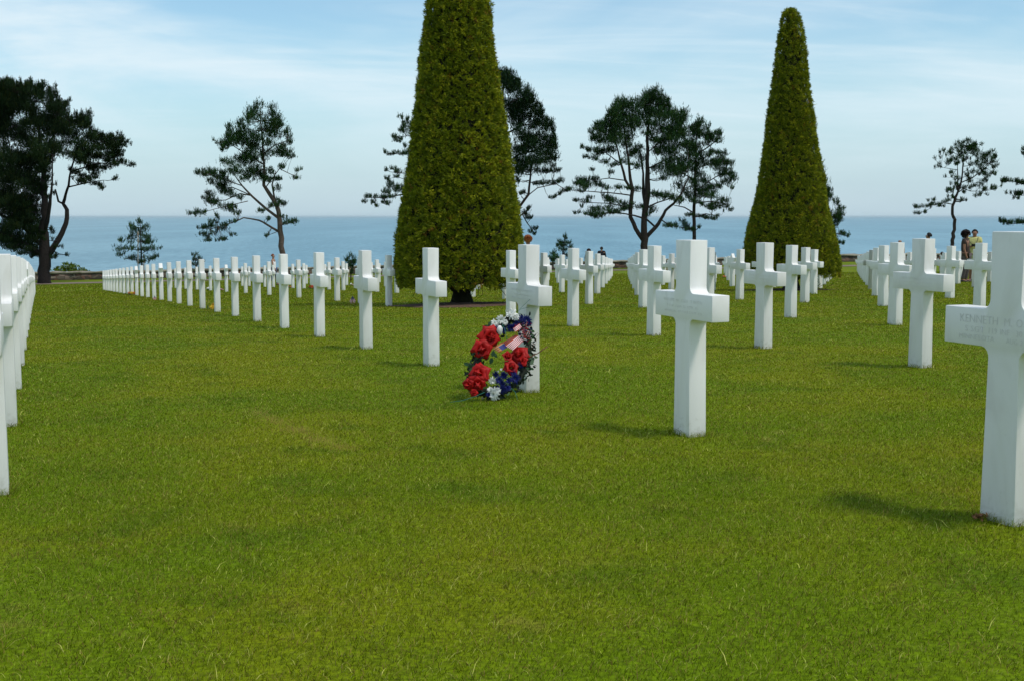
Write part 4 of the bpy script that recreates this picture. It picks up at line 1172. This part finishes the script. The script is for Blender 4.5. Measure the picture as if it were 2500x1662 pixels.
        if hairstyle == 'bob':                            # curls standing off the head
            rnd = np.random.default_rng(4); n_ = 500
            u = rnd.normal(0, 1, (n_, 3)); u[:, 2] = np.abs(u[:, 2]) * 1.0 - .25; u[:, 0] -= .35; u /= np.linalg.norm(u, axis=1, keepdims=True)
            Pc = u * rh * .93 + np.array([-.012 * k, 0, 1.615 * k])
            Vc, Qc = sprays(Pc, u, .035 * k, .014 * k, 3, .6, rnd)
            link('curls', npmesh('curls', Vc, Qc, False, np.repeat(np.array(hair) * rnd.uniform(.5, 1.5, (n_, 1)), 12, axis=0)), m_pine, ho_)
    mb = MB()
    for sgn, nm in ((1, 'l'), (-1, 'r')):
        x0 = J['an' + nm][0] * k; y0 = J['an' + nm][1] * k
        mb.tube([(x0 - .05 * k, y0, .05 * k), (x0 + .03 * k, y0, .055 * k), (x0 + .13 * k, y0 * 1.05, .035 * k), (x0 + .20 * k, y0 * 1.08, .028 * k)], [.040 * k, .048 * k, .040 * k, .022 * k], 8)
    mb.build('shoes', simple('shoe', (0.05, 0.04, 0.04), 0.6), root, True)
    # face: brow, nose, ears
    mb = MB()
    mb.tube([(.098 * k, 0, 1.615 * k), (.112 * k, 0, 1.585 * k)], [.009 * k, .014 * k], 6)
    for sgn in (1, -1): mb.tube([(.015 * k, .078 * k * sgn, 1.62 * k), (.012 * k, .088 * k * sgn, 1.585 * k)], [.012 * k, .010 * k], 6)
    mb.build('face', ms, root, True)
    return root, k

def on_line(px, Y): 
    p = at(px, 700, Y); return p[0], Y
def height_for(px, ytop, Y):
    x, _ = on_line(px, Y); z = gz(x, Y); return float(at(px, ytop, Y)[2] - z)
PG = 'visitors walking among the graves'
x, y = on_line(668, 64.5)
person(x, y, 1.66, math.radians(-8), 'woman with short auburn hair in a white sleeveless top walking right', (0.78, 0.76, 0.76), (0.05, 0.08, 0.16), (0.16, 0.055, 0.03), group=PG)
x, y = on_line(1437, 76)
r, k = person(x, y, 1.62, math.radians(60), 'woman in grey carrying a dark backpack, walking towards the sea', (0.16, 0.17, 0.19), (0.10, 0.10, 0.12), (0.03, 0.018, 0.014), sleeves=1.5, hairstyle='bob', group=PG)
mb = MB(); mb.box((-.17 * k, 0, 1.23 * k), (.075 * k, .14 * k, .20 * k))
bpk = mb.build('backpack', simple('backpack_cloth', (0.02, 0.03, 0.06), 0.8), None)
bpk.location = r.location; bpk.rotation_euler = r.rotation_euler
md = bpk.modifiers.new('Bevel', 'BEVEL'); md.width = 0.05; md.segments = 3
tag(bpk, 'dark blue backpack on the back of the woman in grey', 'backpack')
x, y = on_line(1468, 76)
person(x, y, 1.76, math.radians(80), 'man in a black jumper seen from behind beside the woman with the backpack', (0.010, 0.010, 0.014), (0.02, 0.02, 0.03), (0.02, 0.014, 0.01), sleeves=1.6, group=PG)
x, y = on_line(2354, 42.0)
person(x, y, height_for(2354, 566, 42.0), math.radians(-35), 'woman with bushy dark hair and a brown top facing the visitor in yellow', (0.050, 0.034, 0.028), (0.10, 0.08, 0.08), (0.012, 0.006, 0.006), skin=(0.26, 0.13, 0.08), sleeves=0.55, hairstyle='bob', hairsize=1.15, pose='stand', group=PG)
x, y = on_line(2375, 42.8)
r, k = person(x, y, height_for(2375, 562, 42.8), math.radians(-115), 'visitor in a pale yellow top with a camera, beside the bushy-haired woman', (0.52, 0.50, 0.20), (0.30, 0.34, 0.12), (0.012, 0.008, 0.006), skin=(0.28, 0.14, 0.09), sleeves=0.6, pose='hold', skirt=True, group=PG)
mb = MB(); mb.box((.35 * k, 0, 1.21 * k), (.03 * k, .06 * k, .04 * k)); mb.tube([(.38 * k, 0, 1.21 * k), (.44 * k, 0, 1.21 * k)], .028 * k, 10)
mb.tube([(.35 * k, .05 * k, 1.23 * k), (.20 * k, .10 * k, 1.35 * k), (.05 * k, .11 * k, 1.46 * k), (-.06 * k, 0, 1.47 * k), (.12 * k, -.13 * k, 1.30 * k), (.34 * k, -.05 * k, 1.23 * k)], .008 * k, 5)
cm_ = mb.build('camera', simple('camera_black', (0.012, 0.012, 0.012), 0.4), None); cm_.location = r.location; cm_.rotation_euler = r.rotation_euler
tag(cm_, 'small black camera with a neck strap held by the visitor in yellow', 'camera')
x, y = on_line(1289, 31.0)
person(x, y, height_for(1289, 577, 31.0), math.radians(88), 'person with curly auburn hair hidden behind the wreath cross, only hair showing', (0.70, 0.68, 0.66), (0.06, 0.08, 0.14), (0.42, 0.16, 0.06), pose='stand', hairstyle='bob', hairsize=0.85, group=PG)
x, y = on_line(2263, 40.0)
person(x, y, height_for(2263, 570, 40.0), math.radians(150), 'black-haired person hidden behind the second tall cross from the right, hair showing', (0.10, 0.10, 0.12), (0.06, 0.06, 0.08), (0.008, 0.007, 0.007), pose='stand', hairstyle='short', group=PG)
x, y = on_line(2194, 62.0)
person(x, y, height_for(2200, 585, 62.0), math.radians(100), 'bald person whose bare head just shows above a cross at the right', (0.5, 0.48, 0.45), (0.06, 0.08, 0.14), (0.2, 0.1, 0.05), pose='stand', hairstyle='bald', group=PG)
x, y = on_line(2297, 76.0)
person(x, y, height_for(2297, 617, 76.0), math.radians(100), 'small child with brown hair far off between crosses at the right', (0.30, 0.22, 0.20), (0.45, 0.25, 0.26), (0.08, 0.03, 0.02), pose='stand', hairstyle='bob', group=PG)

# ------------------------------------------------------------------ wreath on the cross
m_rose = leafmat('rose_petal', 0.08, 0.55, 0.25)
m_petal = leafmat('flower_petal', 0.2, 0.6, 0.3)
m_leaf = leafmat('wreath_leaf', 0.15, 0.5, 0.3)
m_stem = simple('wreath_stem', (0.015, 0.02, 0.012), 0.8, 0.4, 40)
m_wire = simple('green_wire', (0.02, 0.16, 0.12), 0.5)
m_twig = simple('twig', (0.16, 0.07, 0.035), 0.8, 0.3, 40)
WS = 700.0
def wp(px, py, lift=0.0):
    """point on the leaning wreath's plane, from photo pixel"""
    t = (968 - py) / 198.0
    Y = 8.12 + 0.30 * t - lift + 0.10 * (px - 1200) / 100.0 * 0.35
    return at(px, py, Y)
def zp(x, y): return 1080 + x / 5.228, 700 + y / 5.228
k_m = 8.3 / F_PX / 5.228         # metres per sketch unit
wb = wp(1190, 968); WX, WY, WZ = wb[0], wb[1], gz(wb[0], wb[1])
wreath = empty('flower_wreath', (WX, WY, WZ), 0, 'leaning wreath of red roses, white and blue flowers and small flags', 'wreath')
def rel(p): return np.array(p) - np.array([WX, WY, WZ])
def frame(nv, spin):
    nv = Vector(nv).normalized()
    q = nv.to_track_quat('Z', 'Y').to_matrix() @ Matrix.Rotation(spin, 3, 'Z')
    return np.array(q)
def petal(L, W_, cup, curl, a, tilt, z0=0.0, r0=0.0, nu=5, nv=4, tip=0.5):
    """a curved petal patch rooted near the centre; a = direction round the flower, tilt = how far it leans out"""
    pts = []
    for i in range(nu):
        u = i / (nu - 1)
        wid = W_ * math.sin(math.pi * min(1, 0.12 + u * (1 - tip * 0.25)))**0.7
        for j in range(nv):
            v = j / (nv - 1) * 2 - 1
            out = r0 + L * u * math.sin(tilt + curl * u * u)
            up = z0 + L * u * math.cos(tilt + curl * u * u) * 1.0
            x = out - cup * W_ * (v * v) * 0.8
            y = wid * v
            pts.append((x, y, up - 0.05 * L * (abs(v) ** 2) * u))
    ca, sa = math.cos(a), math.sin(a)
    V = np.array([(x * ca - y * sa, x * sa + y * ca, z) for x, y, z in pts])
    F = [(i * nv + j, (i + 1) * nv + j, (i + 1) * nv + j + 1, i * nv + j + 1) for i in range(nu - 1) for j in range(nv - 1)]
    return V, np.array(F)
def assemble(items, cols):
    Vs, Fs, Cs, off = [], [], [], 0
    for (V, F), c in zip(items, cols):
        Vs.append(V); Fs.append(F + off); off += len(V)
        Cs.append(np.tile(np.array(c), (len(V), 1)))
    return np.concatenate(Vs), np.concatenate(Fs), np.concatenate(Cs)
def place(name, items, cols, c, M, mat, parent, smooth=True):
    V, F, C = assemble(items, cols)
    V = V @ M.T + c
    return link(name, npmesh(name, V, F, smooth, C), mat, parent)
r3 = random.Random(5)
VIEW = np.array([-0.12, -1.0, 0.22])
def jit(s): return VIEW + np.array([r3.uniform(-s, s), r3.uniform(-.1, .1), r3.uniform(-s, s)])
def rose(x, y, r, openness=1.0):
    Rm = r * k_m * 1.25
    items, cols = [], []
    red = np.array([0.40, 0.006, 0.005])
    for wh, (n_, Lk, Wk, tl, r0) in enumerate(((3, .55, .40, .08, .05), (4, .75, .52, .30, .10), (5, .98, .64, .62, .14), (6, 1.20, .76, 1.02, .16))):
        if openness < 0.7 and wh == 3: continue
        for q in range(n_):
            a = 2 * math.pi * q / n_ + wh * 0.7 + r3.uniform(-.15, .15)
            items.append(petal(Rm * Lk * r3.uniform(.9, 1.08), Rm * Wk, 0.35, 0.75 if wh > 1 else -0.25, a, tl * openness + r3.uniform(-.08, .08), z0=-0.15 * Rm * wh + .2 * Rm, r0=r0 * Rm, nu=7, nv=6))
            cols.append(red * r3.uniform(0.75, 1.15))
    px, py = zp(x, y)
    return place('rose', items, cols, rel(wp(px, py, 0.035)), frame(jit(.5), r3.uniform(0, 6)), m_rose, wreath)
def spiky(name, x, y, r, col, n_, layers, wk, mat, tl0=0.3, tl1=1.35):
    Rm = r * k_m * 1.22; items, cols = [], []
    for Ly in range(layers):
        tl = tl0 + (tl1 - tl0) * Ly / max(1, layers - 1)
        for q in range(n_):
            a = 2 * math.pi * (q + 0.5 * Ly) / n_ + r3.uniform(-.15, .15)
            items.append(petal(Rm * (0.6 + .4 * Ly / layers) * r3.uniform(.8, 1.15), Rm * wk, 0.1, 0.3, a, tl + r3.uniform(-.15, .15), r0=.04 * Rm, nu=4, nv=3, tip=1.0))
            cols.append(np.array(col) * r3.uniform(.75, 1.15))
    px, py = zp(x, y)
    return place(name, items, cols, rel(wp(px, py, 0.03)), frame(jit(.6), r3.uniform(0, 6)), mat, wreath, False)
for a in ((610,640,100),(500,795,92),(462,1105,98),(445,1235,85),(322,1245,56),(975,862,88),(880,1022,74),(405,1345,38)): rose(*a)
rose(828, 890, 66, 0.6); rose(1010, 940, 60, 0.7)
WHT = (0.80, 0.82, 0.78)
for a in ((878,352,74),(740,420,66),(660,468,52),(945,392,48),(850,315,46),(800,455,40),(690,500,34),(640,1195,50),(660,1368,84),(612,1312,44),(700,1320,46),(750,1052,16),(712,1078,14)):
    spiky('white_flower', *a, WHT, 9, 4, 0.13, m_petal)
BLU = (0.008, 0.015, 0.15)
for a in ((1068,432,72),(868,528,62),(690,522,40),(1000,405,42),(930,1168,66),(790,1125,58),(722,1190,56),(755,1305,62),(590,1372,34),(680,1112,42),(1110,470,36),(960,470,40),(850,1200,50),(830,1290,46),(900,1090,46),(770,1230,50),(920,520,50),(780,560,44),(1000,1000,40)):
    spiky('blue_flower', *a, BLU, 16, 4, 0.07, m_petal)
# one long white bud
c = rel(wp(*zp(730, 560), 0.05)); mb = MB()
mb.tube([tuple(c + np.array([0, 0, .034])), tuple(c + np.array([0.002, -.004, .02])), tuple(c), tuple(c + np.array([.004, 0, -.02])), tuple(c + np.array([.006, 0, -.032]))], [.008, .019, .021, .014, .005], 12)
mb.build('flower_bud', simple('bud_white', (0.72, 0.74, 0.72), 0.6), wreath, True)
# leaves: dark backing all round the ring, with some pale ones
ring = [(880,420),(1000,470),(1080,560),(1100,700),(1100,850),(1080,990),(1020,1110),(950,1220),(860,1290),(760,1350),(640,1370),(520,1340),(420,1290),(360,1200),(370,1080),(430,970),(480,880),(540,780),(610,680),(660,580),(730,490),(800,440)]
rp = [rel(wp(*zp(*q), -0.02)) for q in ring] ; rp.append(rp[0])
mb = MB(); mb.tube(rp, 0.020, 8); mb.build('ring', m_stem, wreath, True)
def leaf(c, d, nrm, L, W_):
    d = d / np.linalg.norm(d); s_ = np.cross(d, nrm); s_ /= np.linalg.norm(s_); nn = np.cross(s_, d)
    pts = [c, c + d * L * .3 - s_ * W_ * .8 + nn * W_ * .2, c + d * L * .65 - s_ * W_ * .75 + nn * W_ * .2, c + d * L, c + d * L * .65 + s_ * W_ * .75 + nn * W_ * .2, c + d * L * .3 + s_ * W_ * .8 + nn * W_ * .2, c + d * L * .5]
    return np.array(pts), np.array([(0, 1, 6, 5), (1, 2, 3, 6), (6, 3, 4, 5)])
items, cols = [], []
rn = np.random.default_rng(3)
for _ in range(900):
    q = rn.integers(0, len(ring)); a = rp[q] + (rp[q + 1] - rp[q]) * rn.random()
    c = a + rn.normal(0, .022, 3); c[2] = max(c[2], .01)
    d = rn.normal(0, 1, 3); d[1] *= .5
    items.append(leaf(c, d, VIEW + rn.normal(0, .5, 3), rn.uniform(.020, .045), rn.uniform(.006, .012)))
    g_ = (0.008, 0.018, 0.007) if rn.random() < .86 else (0.05, 0.10, 0.03)
    cols.append(np.array(g_) * rn.uniform(.6, 1.4))
V, F, C = assemble(items, cols); link('leaves', npmesh('leaves', V, F, False, C), m_leaf, wreath)
items, cols = [], []
for (x, y, L) in ((1075,760,70),(1100,840,60),(1120,950,50),(1115,1010,60),(1110,1050,40),(640,480,60),(590,500,50),(430,1010,50),(540,1020,60),(640,900,70),(650,860,50),(350,1060,60),(340,1000,60),(820,1220,40),(1140,560,40),(1150,620,40),(390,830,40)):
    for q in range(2):
        c = rel(wp(*zp(x, y), 0.03)) + rn.normal(0, .006, 3)
        items.append(leaf(c, np.array([rn.normal(), .1, rn.normal()]), VIEW, L * k_m * 1.3, L * k_m * .45))
        pale = y in (760, 840, 950, 1010, 1220) and x > 800
        cols.append(np.array((0.13, 0.20, 0.11) if pale else (0.03, 0.085, 0.03)) * rn.uniform(.8, 1.2))
V, F, C = assemble(items, cols); link('broad_leaves', npmesh('broad_leaves', V, F, False, C), m_leaf, wreath)
# small flags
def flag_quad(name, corners, parent, nst=7, canton=None, lift=.06, reds=((.55, .02, .03), (.80, .78, .78)), wave=.006, conv=None):
    """corners: hoist-top, fly-top, fly-bottom, hoist-bottom; stripes run hoist to fly"""
    P = [np.array(conv(*q, lift)) for q in corners]
    nu, nv = 12, nst
    V, F, C = [], [], []
    for j in range(nv):
        for i in range(nu):
            for (a, b) in ((i, j), (i + 1, j), (i + 1, j + 1), (i, j + 1)):
                u, v = a / nu, b / nv
                p_ = (P[0] * (1 - u) + P[1] * u) * (1 - v) + (P[3] * (1 - u) + P[2] * u) * v
                p_ = p_ + np.array([0, wave * math.sin(u * 6 + v), 0]); V.append(p_)
                col = reds[j % 2]
                if canton and a / nu < canton[0] + 1e-6 and (i + .5) / nu < canton[0] and (j + .5) / nv < canton[1]:
                    col = (.02, .03, .18) if (i + j) % 2 else (.05, .06, .24)
                C.append(col)
            k_ = len(V); F.append((k_ - 4, k_ - 3, k_ - 2, k_ - 1))
    return link(name, npmesh(name, V, np.array(F), False, np.array(C)), m_petal, parent)
cv = lambda x, y, lf: rel(wp(*zp(x, y), lf))
flag_quad('small_flag', [(1035,690),(905,812),(802,752),(965,622)], wreath, 11, None, .075, conv=cv)
flag_quad('small_flag', [(830,772),(720,838),(640,782),(770,706)], wreath, 7, (0.62, 0.75), .05, reds=((.42, .07, .03), (.40, .30, .12)), conv=cv)
flag_quad('small_flag', [(960,625),(800,750),(770,712),(935,610)], wreath, 5, None, .045, reds=((.45, .05, .04), (.05, .06, .03)), conv=cv)
flag_quad('small_flag', [(1020,520),(930,580),(900,530),(985,470)], wreath, 7, None, .07, conv=cv)
items, cols = [], []
for _ in range(190):      # bundle of tiny paper streamers
    x = rn.normal(1045, 52); y = rn.normal(585, 62)
    c = rel(wp(*zp(x, y), rn.uniform(.03, .08)))
    items.append(leaf(c, rn.normal(0, 1, 3), VIEW + rn.normal(0, .6, 3), rn.uniform(.010, .026), rn.uniform(.0018, .0040)))
    cols.append([(.50, .03, .04), (.75, .72, .74), (.02, .03, .20), (.35, .22, .18)][rn.integers(0, 4)])
V, F, C = assemble(items, cols); tag(link('streamers', npmesh('streamers', V, F, False, C), m_petal, wreath), kind='stuff')
# twigs and wires
def wire(name, pts, r, mat, lift=.02):
    mb = MB(); P = []
    for (x, y) in pts:
        q = rel(wp(*zp(x, y), lift)); q[2] = max(q[2], .006); P.append(q)
    mb.tube(P, r, 5); return mb.build(name, mat, wreath, True)
wire('twig', [(1110, 905), (1180, 862), (1215, 850), (1260, 815), (1345, 760)], .0035, m_twig, .06)
wire('wire', [(975, 300), (1090, 190), (1195, 90)], .0011, m_wire, .03)
wire('wire', [(960, 320), (1010, 285), (1110, 262)], .0011, m_wire, .03)
wire('wire', [(765, 480), (800, 560), (830, 690)], .0018, m_wire, .09)
wire('wire', [(1160, 620), (1215, 590), (1235, 605), (1200, 640), (1195, 720), (1120, 810)], .0009, m_twig, .05)
wire('wire', [(540, 1340), (420, 1395), (250, 1450), (100, 1500)], .0020, m_wire, .03)
wire('wire', [(880, 1290), (930, 1340), (960, 1440)], .0020, m_wire, .02)
wire('wire', [(960, 330), (948, 250), (942, 200)], .0035, simple('grass_stem', (.12, .15, .04), .8), .02)

# ------------------------------------------------------------------ small offerings on the lawn
def bouquet(px, py, Y, size, cols_, label, seed, leaves=True):
    rnd = np.random.default_rng(seed); p = at(px, py, Y); zg = gz(p[0], Y)
    root = empty('flower_bouquet', (p[0], Y, zg), 0, label, 'flowers', 'small offerings laid on the lawn')
    global r3
    for q in range(6):
        Rm = size * rnd.uniform(.22, .34)
        c = np.array([rnd.uniform(-1, 1) * size * .5, rnd.uniform(-.5, .5) * size * .5, rnd.uniform(.25, .6) * size])
        items, cc = [], []
        col = cols_[q % len(cols_)]
        for Ly in range(3):
            for w in range(8):
                items.append(petal(Rm * (.7 + .15 * Ly), Rm * .22, .1, .3, 2 * math.pi * (w + .5 * Ly) / 8, .4 + .4 * Ly, nu=4, nv=3)); cc.append(np.array(col) * rnd.uniform(.75, 1.15))
        place('flower', items, cc, c, frame((rnd.normal(0, .4), -.6, .8), 0), m_petal, root, False)
    items, cc = [], []
    for q in range(26):
        items.append(leaf(np.array([rnd.normal(0, .25) * size, rnd.normal(0, .2) * size, .02]), np.array([rnd.normal(), rnd.normal() * .6, .6]), np.array([0, -.5, 1.0]), size * .6, size * .07)); cc.append(np.array((.05, .10, .02)) * rnd.uniform(.6, 1.4))
    V, F, C = assemble(items, cc); link('leaves', npmesh('leaves', V, F, False, C), m_leaf, root)
YEL, RED, PNK, ORG = (.62, .42, .02), (.50, .03, .02), (.70, .45, .42), (.65, .20, .04)
def dep(px, py):
    """depth at which the lawn is seen at that pixel"""
    best, bd = 10, 1e9
    for Y in np.arange(4, 78, 0.1):
        p = at(px, py, Y); d = abs(p[2] - gz(p[0], Y))
        if d < bd: bd = d; best = Y
    return best
bouquet(524, 759, dep(524, 759), .20, [YEL, YEL, ORG], 'small yellow flowers laid before a cross in the front row', 51)
bouquet(322, 722, dep(322, 722), .22, [YEL, ORG], 'tiny yellow bouquet at the foot of a far front row cross', 52)
bouquet(512, 710, dep(512, 710), .22, [WHT], 'white flowers laid between the far crosses at the left', 53)
bouquet(541, 711, dep(541, 711), .16, [PNK], 'small pink flowers beside a far cross at the left', 54)
bouquet(708, 704, dep(708, 704), .18, [ORG, (.2, .14, .03)], 'dull orange flowers on the grass behind the leaning pine crosses', 55)
bouquet(762, 707, dep(762, 707), .20, [RED, ORG], 'small red flowers beside a cross left of the tall yew cone', 56)
bouquet(861, 699, dep(861, 699), .18, [PNK, WHT], 'pink and white flowers on the grass left of the tall yew cone', 57)
bouquet(1770, 679, dep(1770, 679), .20, [PNK, ORG], 'small pink bouquet on the grass left of the pointed yew cone', 58)
bouquet(2012, 690, dep(2012, 690), .20, [WHT, WHT], 'white flowers at the right foot of the pointed yew cone', 59)
bouquet(1441, 718, dep(1441, 718), .10, [RED, (.1, .06, .03)], 'tiny dark flowers beside a cross in the middle rows', 60)
def stick_flag(px, ptop, pbase, label, seed, tilt):
    Y = dep(px, pbase); h = (pbase - ptop) * Y / F_PX; p = at(px, pbase, Y)
    root = empty('small_flag', (p[0], Y, gz(p[0], Y)), 0, label, 'flag', 'small flags planted at the graves')
    mb = MB(); mb.tube([(0, 0, -.02), (tilt * h, 0, h)], .004, 6); mb.build('stick', m_stake, root)
    cvf = lambda x, z, lf: np.array([x * h, -lf, z * h])
    flag_quad('cloth', [(tilt, .95), (tilt + .42, .42), (tilt + .18, .08), (tilt * .5, .45)], root, 9, (.45, .55), .01, wave=.012, conv=cvf)
    flag_quad('cloth', [(tilt, .90), (tilt - .36, .40), (tilt - .12, .05), (tilt * .6, .35)], root, 9, (.45, .55), -.01, wave=.012, conv=cvf)
stick_flag(860, 722, 744, 'small striped flag on a stick planted left of the tall yew cone', 1, .02)
stick_flag(377, 722, 735, 'small striped flag at the foot of a far front row cross', 2, .05)
# leaf litter against the nearest cross
kx, ky = in_row(D1 - 0.03, S0 + 0.02)
mb = MB(); rnd = np.random.default_rng(77)
items, cc = [], []
for q in range(90):
    c = np.array([rnd.normal(0, .014), rnd.normal(0, .009), abs(rnd.normal(0, .005)) + .010])
    items.append(leaf(c, rnd.normal(0, 1, 3), np.array([0, -.6, 1.0]) + rnd.normal(0, .4, 3), rnd.uniform(.008, .018), rnd.uniform(.003, .006))); cc.append(np.array((.30, .13, .06)) * rnd.uniform(.5, 1.4))
V, F, C = assemble(items, cc)
fx, fy = in_row(D1 - 0.022, S0 + 0.05)
o = link('leaf_litter', npmesh('leaf_litter', V, F, False, C), m_leaf, None, (fx, fy, gz(fx, fy)))
tag(o, 'little heap of dry brown leaves at the foot of the nearest cross', 'leaves', kind='stuff')
